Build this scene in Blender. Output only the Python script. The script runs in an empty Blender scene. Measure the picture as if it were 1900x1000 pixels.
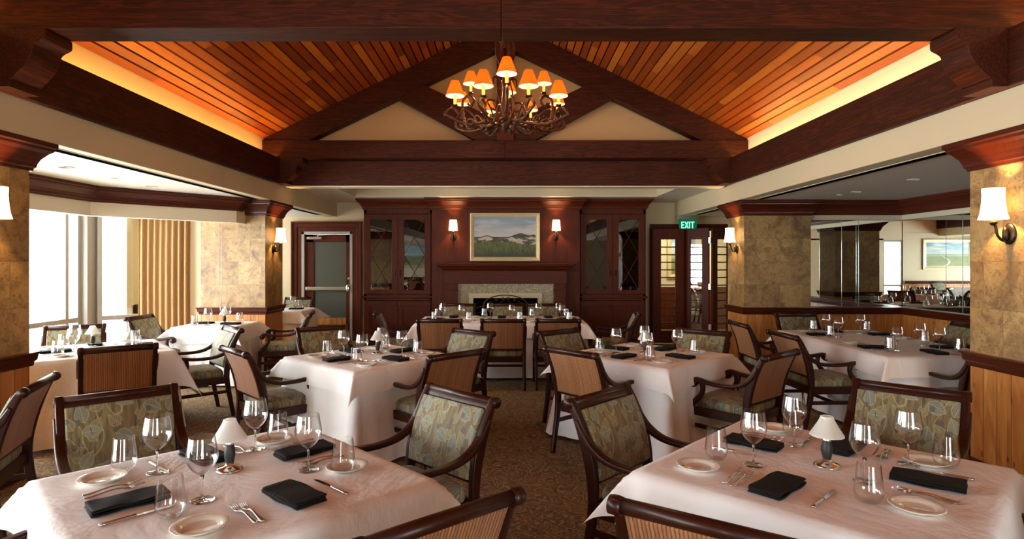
import bpy, bmesh, math, random
from mathutils import Vector, Matrix
PI = math.pi
S = bpy.context.scene
C = S.collection
random.seed(7)

# ------------------------------------------------------------------ camera, world, light, exposure
cam = bpy.data.cameras.new('camera'); camo = bpy.data.objects.new('camera', cam); C.objects.link(camo)
camo.location = (0, 0, 1.6); camo.rotation_euler = (PI/2, 0, 0)
cam.sensor_width = 36; cam.lens = 1100/1900*36; cam.shift_x = 7/1900; cam.shift_y = -15/1900
cam.clip_start = 0.05
S.camera = camo
S.view_settings.view_transform = 'Standard'; S.view_settings.look = 'None'
S.view_settings.exposure = 0.72; S.view_settings.gamma = 1; S.view_settings.use_curve_mapping = False
S.cycles.use_denoising = True
S.cycles.max_bounces = 10; S.cycles.diffuse_bounces = 5; S.cycles.glossy_bounces = 5
S.cycles.transparent_max_bounces = 24; S.cycles.transmission_bounces = 6
S.cycles.caustics_reflective = False; S.cycles.caustics_refractive = False
S.cycles.sample_clamp_indirect = 6.0
W = bpy.data.worlds.new('sky'); S.world = W; W.use_nodes = True
W.node_tree.nodes['Background'].inputs[0].default_value = (0.97, 0.985, 1.0, 1)
W.node_tree.nodes['Background'].inputs[1].default_value = 11.0

def area_light(name, loc, rot, sx, sy, power, color=(1, 1, 1), portal=False, spread=None):
    l = bpy.data.lights.new(name, 'AREA'); l.shape = 'RECTANGLE'; l.size = sx; l.size_y = sy
    l.energy = power; l.color = color
    if portal: l.cycles.is_portal = True
    if spread: l.spread = spread
    o = bpy.data.objects.new(name, l); C.objects.link(o); o.location = loc; o.rotation_euler = rot
    return o
def point_light(name, loc, power, color, r=0.03):
    l = bpy.data.lights.new(name, 'POINT'); l.energy = power; l.color = color; l.shadow_soft_size = r
    o = bpy.data.objects.new(name, l); C.objects.link(o); o.location = loc
    return o
WARM = (1.0, 0.62, 0.28)
# daylight portals in the window openings
area_light('portal_window_side', (-6.3, 2.75, 1.2), (0, -PI/2, 0), 2.3, 11.9, 1, portal=True)
area_light('portal_behind', (2.1, -3.28, 1.25), (PI/2, 0, 0), 1.9, 2.2, 1, portal=True)
area_light('portal_behind', (-1.85, -3.28, 1.25), (PI/2, 0, 0), 0.7, 2.2, 1, portal=True)
area_light('portal_bay', (-5.72, 9.28, 1.2), (PI/2, 0, math.radians(-135)), 1.2, 2.3, 1, portal=True)

# ------------------------------------------------------------------ node helper
class NT:
    def __init__(s, name):
        s.m = bpy.data.materials.new(name); s.m.use_nodes = True; s.t = s.m.node_tree
        s.t.nodes.clear(); s.out = s.t.nodes.new('ShaderNodeOutputMaterial')
    def n(s, typ, ins=None, **kw):
        nd = s.t.nodes.new('ShaderNode' + typ)
        for k, v in kw.items(): setattr(nd, k, v)
        for k, v in (ins or {}).items(): s.put(nd.inputs[k], v)
        return nd
    def put(s, sock, v):
        if isinstance(v, bpy.types.NodeSocket): s.t.links.new(v, sock)
        elif isinstance(v, bpy.types.Node): s.t.links.new(v.outputs[0], sock)
        elif isinstance(v, tuple) and len(v) == 3 and sock.type == 'RGBA': sock.default_value = v + (1,)
        else: sock.default_value = v
    def ma(s, op, a, b=0.0, c=None, clamp=False):
        nd = s.t.nodes.new('ShaderNodeMath'); nd.operation = op; nd.use_clamp = clamp
        s.put(nd.inputs[0], a); s.put(nd.inputs[1], b)
        if c is not None: s.put(nd.inputs[2], c)
        return nd.outputs[0]
    def mix(s, f, a, b, bt='MIX'):
        nd = s.t.nodes.new('ShaderNodeMix'); nd.data_type = 'RGBA'; nd.blend_type = bt
        s.put(nd.inputs[0], f); s.put(nd.inputs[6], a); s.put(nd.inputs[7], b)
        return nd.outputs[2]
    def ramp(s, f, stops, interp='LINEAR'):
        nd = s.t.nodes.new('ShaderNodeValToRGB'); r = nd.color_ramp; r.interpolation = interp
        while len(r.elements) < len(stops): r.elements.new(0.5)
        for e, (p, c) in zip(r.elements, stops): e.position = p; e.color = tuple(c) + (1,)
        s.put(nd.inputs[0], f); return nd.outputs[0]
    def obj(s): return s.n('TexCoord').outputs['Object']
    def xyz(s, v=None):
        nd = s.n('SeparateXYZ', {0: v if v is not None else s.obj()}); return nd.outputs
    def vec(s, x, y, z): return s.n('CombineXYZ', {0: x, 1: y, 2: z}).outputs[0]
    def mapv(s, v, sc=(1, 1, 1), loc=(0, 0, 0), rot=(0, 0, 0)):
        return s.n('Mapping', {0: v, 'Scale': sc, 'Location': loc, 'Rotation': rot}).outputs[0]
    def noise(s, v, scale, detail=4, rough=0.55, dist=0.0, color=False):
        nd = s.n('TexNoise', {'Vector': v, 'Scale': scale, 'Detail': detail, 'Roughness': rough, 'Distortion': dist})
        return nd.outputs[1] if color else nd.outputs[0]
    def pr(s, base, rough=0.5, metal=0.0, bump=None, bs=0.3, bd=0.01, **kw):
        ins = {'Base Color': base, 'Roughness': rough, 'Metallic': metal}
        ins.update({k.replace('_', ' '): v for k, v in kw.items()})
        p = s.n('BsdfPrincipled', ins)
        if bump is not None:
            b = s.n('Bump', {'Height': bump, 'Strength': bs, 'Distance': bd}); s.put(p.inputs['Normal'], b.outputs[0])
        s.t.links.new(p.outputs[0], s.out.inputs[0]); return s.m

def srgb(r, g, b):
    f = lambda c: ((c/255+0.055)/1.055)**2.4 if c > 10 else c/255/12.92
    return (f(r), f(g), f(b))

def wood(name, dark, mid, light, axis='x', rough=0.3, scale=1.0, coat=0.0, figure=0.5):
    n = NT(name); v = n.obj()
    st = {'x': (0.6, 7, 7), 'y': (7, 0.6, 7), 'z': (7, 7, 0.6)}[axis]
    st = tuple(a*scale for a in st)
    w = n.mapv(v, st)
    a = n.noise(w, 1.6, 5, 0.6, 0.6)
    rings = n.ma('FRACT', n.ma('MULTIPLY', a, 9.0))
    rr = n.ma('SMOOTH_MAX', n.ma('ABSOLUTE', n.ma('SUBTRACT', rings, 0.5)), 0.05, 0.1)
    fine = n.noise(n.mapv(w, tuple(1.0 if st[i] < 1*scale else 9.0 for i in range(3))), 3.0, 3, 0.6)
    f = n.ma('ADD', n.ma('MULTIPLY', rr, figure), n.ma('MULTIPLY', fine, 0.75))
    col = n.ramp(f, [(0.25, dark), (0.5, mid), (0.85, light)])
    return n.pr(col, rough, bump=fine, bs=0.08, bd=0.004, Coat_Weight=coat, Coat_Roughness=0.15, Specular_IOR_Level=0.22)

M = {}
M['beam_x'] = wood('dark_beam_wood_x', srgb(30, 10, 2), srgb(58, 21, 5), srgb(104, 42, 10), 'x', 0.55)
M['beam_y'] = wood('dark_beam_wood_y', srgb(30, 10, 2), srgb(58, 21, 5), srgb(104, 42, 10), 'y', 0.55)
M['mahog'] = wood('mahogany_wood', srgb(58, 19, 6), srgb(90, 35, 12), srgb(118, 50, 20), 'z', 0.5, coat=0.0, figure=0.25)
M['mahog_x'] = wood('mahogany_wood_level', srgb(58, 19, 6), srgb(90, 35, 12), srgb(118, 50, 20), 'x', 0.45, coat=0.0, figure=0.25)
M['rail'] = wood('rail_wood', srgb(52, 17, 8), srgb(80, 30, 14), srgb(102, 44, 22), 'x', 0.36, coat=0.15, figure=0.2)
M['chair'] = wood('chair_wood', srgb(26, 7, 2), srgb(54, 19, 7), srgb(88, 36, 14), 'z', 0.38, 3.0, coat=0.12, figure=0.2)

def flat(name, col, rough=0.5, metal=0.0, **kw):
    return NT(name).pr(col, rough, metal, **kw)
def paint(name, col, rough=0.6):
    n = NT(name); a = n.noise(n.obj(), 60, 3, 0.6)
    return n.pr(n.mix(n.noise(n.obj(), 1.5, 2), col, tuple(c*0.94 for c in col)), rough, bump=a, bs=0.05, bd=0.002)
M['beige'] = paint('beige_paint', srgb(214, 196, 160))
M['cream'] = paint('cream_paint', srgb(226, 212, 184))
M['white'] = paint('ceiling_white_paint', srgb(226, 218, 204))
M['gable'] = paint('gable_tan_paint', srgb(206, 172, 124))
M['black'] = flat('black_matte', (0.003, 0.003, 0.003), 0.8, Specular_IOR_Level=0.0)
M['frame_grey'] = flat('window_frame_grey', srgb(150, 144, 136), 0.5, 0.0)  # dark grey frames lightened: the window glare is put into the colour
M['frame_pale'] = flat('window_frame_pale', srgb(176, 170, 162), 0.5)
M['chrome'] = flat('chrome', (0.75, 0.74, 0.72), 0.12, 1.0)
M['brushed'] = flat('brushed_steel', (0.62, 0.6, 0.56), 0.3, 1.0)
M['silver'] = flat('cutlery_silver', (0.7, 0.68, 0.66), 0.14, 1.0)
M['bronze'] = flat('dark_bronze', srgb(62, 50, 40), 0.35, 0.85)
M['darkgrey'] = flat('dark_grey_rubber', srgb(30, 32, 33), 0.5)
M['iron'] = NT('wrought_iron'); _n = M['iron']; M['iron'] = _n.pr(_n.mix(_n.noise(_n.obj(), 14, 4), srgb(58, 34, 22), srgb(112, 72, 46)), 0.5, 0.6)
M['mirror'] = flat('mirror_silver', (0.80, 0.83, 0.80), 0.0, 1.0)
M['glass_edge'] = flat('mirror_edge', srgb(190, 208, 200), 0.1, 0.5)
M['gilt'] = NT('gilt_frame'); _n = M['gilt']; M['gilt'] = _n.pr(_n.mix(_n.noise(_n.obj(), 20, 3), srgb(226, 206, 160), srgb(200, 178, 130)), 0.4, 0.1)
M['silverframe'] = flat('champagne_frame', srgb(196, 182, 150), 0.35, 0.4)

def thin_glass(name, lo, hi, pw, tint=(1, 1, 1), rough=0.0, edge=None):
    n = NT(name)
    lw = n.n('LayerWeight', {'Blend': 0.5}).outputs['Facing']
    f = n.ma('ADD', n.ma('MULTIPLY', n.ma('POWER', lw, pw), hi), lo, clamp=True)
    tc = tint if edge is None else n.mix(n.ma('POWER', lw, 5.0), tint, edge)
    t = n.n('BsdfTransparent', {0: tc}); g = n.n('BsdfGlossy', {0: (1, 1, 1), 'Roughness': rough})
    mx = n.n('MixShader', {0: f, 1: t.outputs[0], 2: g.outputs[0]})
    n.t.links.new(mx.outputs[0], n.out.inputs[0]); return n.m
_n = NT('solid_glass'); _g = _n.n('BsdfGlass', {0: (1, 1, 1), 'Roughness': 0.0, 'IOR': 1.46}); _n.t.links.new(_g.outputs[0], _n.out.inputs[0]); M['glass_solid'] = _n.m
M['glass'] = thin_glass('drinking_glass', 0.055, 0.85, 3.6, (0.985, 0.985, 0.985), 0.0, (0.25, 0.25, 0.26))
M['pane'] = thin_glass('window_glass', 0.03, 0.6, 4, (0.97, 0.99, 0.98))
M['glare_pane'] = thin_glass('door_glass_raised_glare', 0.55, 0.4, 3, (0.86, 0.88, 0.84))  # same door glass with reflection raised, so one leaf shows window glare
M['door_pane'] = thin_glass('door_glass', 0.10, 0.7, 3, (0.86, 0.88, 0.84))
M['cab_pane'] = thin_glass('cabinet_glass', 0.07, 0.6, 3, (0.4, 0.4, 0.38))

def stone():
    n = NT('travertine_tile'); x, y, z = n.xyz()[0:3]
    u = n.ma('ADD', x, y); v = n.vec(n.ma('ADD', u, 0.0), n.ma('SUBTRACT', z, 0.92), 0.0)
    b = n.n('TexBrick', {'Vector': v, 'Color1': (0, 0, 0), 'Color2': (1, 1, 1), 'Mortar': (0.5, 0.5, 0.5), 'Scale': 1.0,
                         'Mortar Size': 0.0024, 'Mortar Smooth': 0.1, 'Bias': 0.0, 'Brick Width': 0.339, 'Row Height': 0.339})
    b.offset = 0.5; b.squash = 1.0
    rnd = b.outputs['Color']; mort = b.outputs['Fac']
    p = n.vec(u, z, n.ma('MULTIPLY', rnd, 7.0))
    big = n.noise(p, 3.2, 7, 0.62, 0.7); sm = n.noise(p, 16, 6, 0.7, 0.4); pit = n.noise(n.mapv(p, (1, 1.6, 1)), 42, 3, 0.6)
    col = n.ramp(big, [(0.3, srgb(108, 80, 50)), (0.44, srgb(158, 124, 76)), (0.56, srgb(182, 148, 94)), (0.72, srgb(138, 116, 88))])
    col = n.mix(n.ma('MULTIPLY', n.ma('GREATER_THAN', sm, 0.57), 0.55), col, srgb(112, 84, 58))
    col = n.mix(n.ma('MULTIPLY', n.ramp(sm, [(0.35, (1, 1, 1)), (0.45, (0, 0, 0))]), 0.35), col, srgb(206, 178, 122))
    col = n.mix(n.ma('MULTIPLY', n.ma('GREATER_THAN', pit, 0.62), 0.6), col, srgb(104, 76, 50))
    col = n.mix(n.ma('MULTIPLY', rnd, 0.45), col, n.mix(1.0, col, srgb(150, 120, 90), 'MULTIPLY'))
    col = n.mix(n.ma('MULTIPLY', mort, 0.8), col, srgb(120, 94, 62))
    h = n.ma('SUBTRACT', n.ma('MULTIPLY', sm, 0.3), mort)
    return n.pr(col, 0.42, bump=h, bs=0.35, bd=0.004)
M['stone'] = stone()

def pine():
    n = NT('knotty_pine_boards'); x, y, z = n.xyz()[0:3]
    u = n.ma('MULTIPLY', n.ma('ADD', x, y), 1/0.12); idx = n.ma('FLOOR', u); fr = n.ma('FRACT', u)
    rnd = n.n('TexWhiteNoise', {'W': idx}, noise_dimensions='1D').outputs['Value']
    p = n.vec(n.ma('MULTIPLY', u, 0.9), n.ma('MULTIPLY', z, 1.0), n.ma('MULTIPLY', rnd, 31.0))
    g = n.noise(p, 2.2, 5, 0.6, 0.9); fine = n.noise(n.mapv(p, (14, 0.8, 1)), 2.0, 3, 0.6)
    knot = n.n('TexVoronoi', {'Vector': n.mapv(p, (0.8, 2.6, 1)), 'Scale': 1.7}).outputs[0]
    kn = n.ramp(knot, [(0.05, (1, 1, 1)), (0.16, (0, 0, 0))])
    chk = n.ramp(n.noise(n.mapv(p, (5, 0.7, 1)), 2.4, 3, 0.6), [(0.66, (0, 0, 0)), (0.70, (1, 1, 1))])
    f = n.ma('ADD', n.ma('MULTIPLY', g, 0.7), n.ma('MULTIPLY', fine, 0.35))
    col = n.ramp(f, [(0.3, srgb(150, 84, 34)), (0.5, srgb(196, 128, 62)), (0.72, srgb(222, 164, 92))])
    col = n.mix(n.ma('MULTIPLY', rnd, 0.35), col, srgb(170, 96, 42))
    col = n.mix(n.ma('MULTIPLY', kn, 0.8), col, srgb(84, 40, 16)); col = n.mix(n.ma('MULTIPLY', chk, 0.6), col, srgb(104, 52, 20))
    gr = n.ma('GREATER_THAN', n.ma('ABSOLUTE', n.ma('SUBTRACT', fr, 0.5)), 0.475)
    col = n.mix(n.ma('MULTIPLY', gr, 0.75), col, srgb(70, 34, 14))
    return n.pr(col, 0.38, bump=n.ma('MULTIPLY', gr, -1.0), bs=0.6, bd=0.004, Coat_Weight=0.15)
M['pine'] = pine()

def plank():   # UV: u = board index along the slope, v = metres along the board
    n = NT('ceiling_plank_wood'); uv = n.n('TexCoord').outputs['UV']; u, v = n.xyz(uv)[0:2]
    idx = n.ma('FLOOR', u)
    r1 = n.n('TexWhiteNoise', {'W': idx}, noise_dimensions='1D').outputs['Value']
    seg = n.ma('FLOOR', n.ma('ADD', n.ma('MULTIPLY', v, 0.62), n.ma('MULTIPLY', r1, 9.0)))
    r2 = n.n('TexWhiteNoise', {'Vector': n.vec(idx, seg, 0.0)}).outputs['Value']
    p = n.vec(n.ma('MULTIPLY', u, 0.55), n.ma('MULTIPLY', v, 0.35), n.ma('MULTIPLY', r2, 40.0))
    g = n.noise(p, 2.0, 4, 0.55, 0.8)
    rings = n.ma('ABSOLUTE', n.ma('SUBTRACT', n.ma('FRACT', n.ma('MULTIPLY', g, 11.0)), 0.5))
    fine = n.noise(n.mapv(p, (10, 1, 1)), 3.0, 3)
    base = n.ramp(r2, [(0.0, srgb(96, 34, 6)), (0.35, srgb(142, 58, 10)), (0.7, srgb(178, 88, 22)), (1.0, srgb(206, 128, 50))])
    col = n.mix(n.ma('MULTIPLY', rings, 0.55), base, srgb(112, 46, 16))
    col = n.mix(n.ma('MULTIPLY', fine, 0.3), col, srgb(206, 116, 48))
    fr = n.ma('FRACT', n.ma('ADD', n.ma('MULTIPLY', v, 0.62), n.ma('MULTIPLY', r1, 9.0)))
    joint = n.ma('LESS_THAN', fr, 0.003)
    col = n.mix(n.ma('MULTIPLY', joint, 0.7), col, srgb(40, 16, 6))
    return n.pr(col, 0.42, bump=fine, bs=0.06, bd=0.003, Specular_IOR_Level=0.3)
M['plank'] = plank()

def carpet():
    n = NT('scroll_pattern_carpet'); v = n.obj()
    d = n.noise(v, 3.2, 2, 0.5, color=True)
    w = n.n('VectorMath', {0: v, 1: n.n('VectorMath', {0: d, 'Scale': 0.55}, operation='SCALE').outputs[0]}, operation='ADD').outputs[0]
    vo = n.n('TexVoronoi', {'Vector': w, 'Scale': 10.5}, feature='F1').outputs[0]
    rings = n.ma('ABSOLUTE', n.ma('SUBTRACT', n.ma('FRACT', n.ma('MULTIPLY', vo, 3.4)), 0.5))
    sc = n.ramp(rings, [(0.12, (0, 0, 0)), (0.22, (1, 1, 1))])
    br = n.noise(w, 15, 3, 0.5, 1.5); leaf = n.ramp(br, [(0.47, (0, 0, 0)), (0.5, (1, 1, 1)), (0.53, (0, 0, 0))])
    pile = n.noise(v, 260, 2, 0.7)
    a = n.mix(n.noise(v, 5, 3), srgb(98, 72, 42), srgb(114, 90, 56))
    b = n.mix(n.noise(v, 30, 2), srgb(160, 126, 78), srgb(188, 156, 104))
    col = n.mix(n.ma('MULTIPLY', n.ma('SUBTRACT', 1.0, sc), 0.7), a, b)
    col = n.mix(n.ma('MULTIPLY', leaf, 0.6), col, srgb(186, 156, 106))
    col = n.mix(n.ma('MULTIPLY', n.ramp(n.noise(w, 18, 2, 0.5, 1), [(0.58, (0, 0, 0)), (0.64, (1, 1, 1))]), 0.55), col, srgb(52, 42, 34))
    col = n.mix(n.ma('MULTIPLY', pile, 0.25), col, srgb(44, 30, 18))
    return n.pr(col, 0.95, bump=n.ma('ADD', n.ma('MULTIPLY', pile, 0.8), n.ma('MULTIPLY', rings, 0.5)), bs=0.7, bd=0.006)
M['carpet'] = carpet()

def leaf_fabric(name, planar):
    n = NT(name); x, y, z = n.xyz()[0:3]
    q = n.vec(x, z, 0.0) if planar == 'xz' else n.vec(x, y, 0.0)
    q0 = q
    wob = n.noise(q, 6, 2, 0.5, color=True)
    q = n.n('VectorMath', {0: q, 1: n.n('VectorMath', {0: wob, 'Scale': 0.03}, operation='SCALE').outputs[0]}, operation='ADD').outputs[0]
    def leaves(scale, seed, size):
        qq = n.mapv(q, (1, 1, 1), (seed, seed*0.37, 0))
        vo = n.n('TexVoronoi', {'Vector': qq, 'Scale': scale, 'Randomness': 0.75}, voronoi_dimensions='2D')
        pos = vo.outputs['Position']; colr = vo.outputs['Color']
        # position is given in texture space
        loc = n.n('VectorMath', {0: n.n('VectorMath', {0: qq, 'Scale': 1.0}, operation='SCALE').outputs[0], 1: pos}, operation='SUBTRACT').outputs[0]
        r = n.xyz(colr)
        rot = n.n('VectorRotate', {'Vector': loc, 'Angle': n.ma('MULTIPLY', n.ma('SUBTRACT', r[0], 0.5), 4.2)}, rotation_type='Z_AXIS').outputs[0]
        lx, ly = n.xyz(rot)[0:2]
        t = n.ma('DIVIDE', ly, size)
        half = n.ma('MULTIPLY', n.ma('MULTIPLY', n.ma('SUBTRACT', 1.0, n.ma('MULTIPLY', t, t)), n.ma('SUBTRACT', 0.72, n.ma('MULTIPLY', t, 0.35))), size*0.85)
        m = n.ma('MULTIPLY', n.ma('LESS_THAN', n.ma('ABSOLUTE', lx), half), n.ma('LESS_THAN', n.ma('ABSOLUTE', t), 1.0))
        vein = n.ma('LESS_THAN', n.ma('ABSOLUTE', n.ma('SUBTRACT', n.ma('FRACT', n.ma('MULTIPLY', n.ma('SUBTRACT', ly, n.ma('ABSOLUTE', lx)), 95.0)), 0.5)), 0.14)
        mid = n.ma('LESS_THAN', n.ma('ABSOLUTE', lx), 0.0016)
        edge = n.ma('GREATER_THAN', n.ma('ABSOLUTE', lx), n.ma('SUBTRACT', half, 0.0035))
        line = n.ma('MAXIMUM', n.ma('MAXIMUM', vein, mid), edge)
        return m, line, r[1]
    streak = n.noise(n.mapv(q, (26, 3, 1)), 2.2, 3, 0.6)
    bg = n.ramp(streak, [(0.3, srgb(84, 70, 44)), (0.5, srgb(112, 95, 62)), (0.7, srgb(134, 118, 80))])
    stem = n.ma('ABSOLUTE', n.ma('SUBTRACT', n.noise(n.mapv(q, (1, 0.34, 1)), 9, 1, 0.4, 0.6), 0.5))
    bg = n.mix(n.ma('MULTIPLY', n.ma('LESS_THAN', stem, 0.010), 0.6), bg, srgb(170, 160, 114))
    m2, l2, c2 = leaves(10.0, 3.1, 0.042)
    col = n.mix(n.ma('MULTIPLY', m2, 0.7), bg, n.mix(l2, srgb(118, 110, 78), srgb(160, 152, 112)))
    m1, l1, c1 = leaves(7.5, 0.0, 0.050)
    lc = n.mix(c1, srgb(84, 90, 86), srgb(126, 124, 98))
    col = n.mix(n.ma('MULTIPLY', m1, 0.92), col, n.mix(n.ma('MULTIPLY', l1, 0.75), lc, srgb(164, 162, 132)))
    vo = n.n('TexVoronoi', {'Vector': n.mapv(q, (1, 0.9, 1), (5.3, 1.7, 0)), 'Scale': 8.5}, voronoi_dimensions='2D').outputs[0]
    col = n.mix(n.ma('MULTIPLY', n.ma('LESS_THAN', vo, 0.013*8.5), 0.8), col, srgb(78, 76, 62))
    dk = n.noise(n.mapv(q, (2.4, 0.8, 1), (2, 1, 0)), 15, 2, 0.5)
    col = n.mix(n.ma('MULTIPLY', n.ma('GREATER_THAN', dk, 0.67), 0.75), col, srgb(66, 60, 46))
    wv = n.noise(n.obj(), 500, 2)
    return n.pr(col, 0.62, bump=n.ma('ADD', wv, m1), bs=0.25, bd=0.002, Sheen_Weight=0.15)
M['leaf'] = leaf_fabric('leaf_print_fabric', 'xz')
M['leaf_seat'] = leaf_fabric('leaf_print_seat_fabric', 'xy')

def rib():
    n = NT('ribbed_brown_fabric'); x, y, z = n.xyz()[0:3]
    u = n.ma('ADD', n.ma('MULTIPLY', x, 1/0.0125), n.ma('MULTIPLY', n.noise(n.vec(n.ma('MULTIPLY', x, 40.0), n.ma('MULTIPLY', z, 14.0), 0.0), 2.0, 2), 0.5))
    fr = n.ma('ABSOLUTE', n.ma('SUBTRACT', n.ma('FRACT', u), 0.5))
    rnd = n.n('TexWhiteNoise', {'W': n.ma('FLOOR', u)}, noise_dimensions='1D').outputs['Value']
    base = n.mix(rnd, srgb(146, 90, 44), srgb(172, 112, 60))
    col = n.mix(n.ramp(fr, [(0.25, (0, 0, 0)), (0.38, (1, 1, 1))]), base, srgb(96, 54, 28))
    return n.pr(col, 0.7, bump=n.ma('MULTIPLY', fr, -1.0), bs=0.5, bd=0.003, Sheen_Weight=0.2)
M['rib'] = rib()

def cloth_mat(name, col):
    n = NT(name); a = n.noise(n.obj(), 2.5, 4, 0.6, 1.2); w = n.noise(n.obj(), 700, 1)
    cr = n.noise(n.mapv(n.obj(), (1, 1, 0.3)), 5, 3, 0.5, 0.8)
    return n.pr(col, 0.62, bump=n.ma('ADD', n.ma('MULTIPLY', a, 1.0), n.ma('ADD', n.ma('MULTIPLY', cr, 0.5), n.ma('MULTIPLY', w, 0.02))), bs=0.42, bd=0.04, Sheen_Weight=0.1)
M['cloth'] = cloth_mat('white_linen', srgb(238, 234, 234))
M['napkin'] = flat('black_napkin_cloth', (0.006, 0.006, 0.0065), 0.75, Specular_IOR_Level=0.25)
M['china'] = flat('white_china', srgb(232, 226, 214), 0.12, Coat_Weight=0.5)

def frosted():
    n = NT('frosted_shade_glass')
    d = n.n('BsdfDiffuse', {0: srgb(252, 252, 248)}); t = n.n('BsdfTranslucent', {0: srgb(254, 254, 250)})
    g = n.n('BsdfGlossy', {0: (1, 1, 1), 'Roughness': 0.3})
    m = n.n('MixShader', {0: 0.62, 1: d.outputs[0], 2: t.outputs[0]}); m2 = n.n('MixShader', {0: 0.06, 1: m.outputs[0], 2: g.outputs[0]})
    n.t.links.new(m2.outputs[0], n.out.inputs[0]); return n.m
M['frosted'] = frosted()
def shade_mat(name, cd, ct, emis, es):
    n = NT(name)
    d = n.n('BsdfDiffuse', {0: cd}); t = n.n('BsdfTranslucent', {0: ct})
    m = n.n('MixShader', {0: 0.6, 1: d.outputs[0], 2: t.outputs[0]})
    e = n.n('Emission', {0: emis, 1: es}); a = n.n('AddShader', {0: m.outputs[0], 1: e.outputs[0]})
    n.t.links.new(a.outputs[0], n.out.inputs[0]); return n.m
M['shade_white'] = shade_mat('lit_cream_shade', srgb(250, 240, 214), srgb(255, 236, 196), (1.0, 0.86, 0.62), 1.0)
M['shade_orange'] = shade_mat('lit_amber_shade', srgb(190, 70, 18), srgb(220, 84, 18), (1.0, 0.15, 0.015), 0.22)
M['shade_lining'] = shade_mat('lit_shade_lining', srgb(250, 225, 170), srgb(255, 220, 150), (1.0, 0.75, 0.35), 1.1)
def emit(name, c, s):
    n = NT(name); e = n.n('Emission', {0: c, 1: s}); n.t.links.new(e.outputs[0], n.out.inputs[0]); return n.m
M['bulb'] = emit('lamp_bulb_glow', (1.0, 0.70, 0.30), 14)
M['candle'] = shade_mat('lit_candle_tube', srgb(240, 190, 100), srgb(240, 190, 100), (1.0, 0.55, 0.12), 0.7)
M['led'] = emit('cove_led_strip', (1.0, 0.46, 0.09), 28)
M['led_r'] = emit('cove_led_strip_pale', (1.0, 0.60, 0.20), 28)
M['exit_green'] = emit('exit_letter_green', (0.16, 1.0, 0.45), 1.5)
M['exit_panel'] = emit('exit_panel_green', (0.01, 0.12, 0.045), 0.55)

def curtain_mat():
    n = NT('curtain_fabric')
    c = srgb(190, 158, 116)
    d = n.n('BsdfDiffuse', {0: c}); t = n.n('BsdfTranslucent', {0: srgb(196, 160, 112)})
    m = n.n('MixShader', {0: 0.3, 1: d.outputs[0], 2: t.outputs[0]})
    n.t.links.new(m.outputs[0], n.out.inputs[0]); return n.m
M['curtain'] = curtain_mat()
def granite():
    n = NT('speckled_granite'); v = n.obj(); a = n.noise(v, 60, 3, 0.7)
    return n.pr(n.ramp(a, [(0.35, srgb(96, 82, 58)), (0.5, srgb(158, 140, 104)), (0.65, srgb(196, 180, 142))]), 0.35)
M['granite'] = granite()
M['marble'] = paint('cream_marble', srgb(206, 190, 156), 0.35)
def mesh_glass():
    n = NT('obscured_door_glass'); x, y, z = n.xyz()[0:3]
    g = n.n('TexChecker', {'Vector': n.mapv(n.obj(), (1, 1, 1)), 'Scale': 160.0, 'Color1': srgb(66, 70, 64), 'Color2': srgb(104, 108, 98)})
    return n.pr(g.outputs[0], 0.22)
M['obscure'] = mesh_glass()

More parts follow.
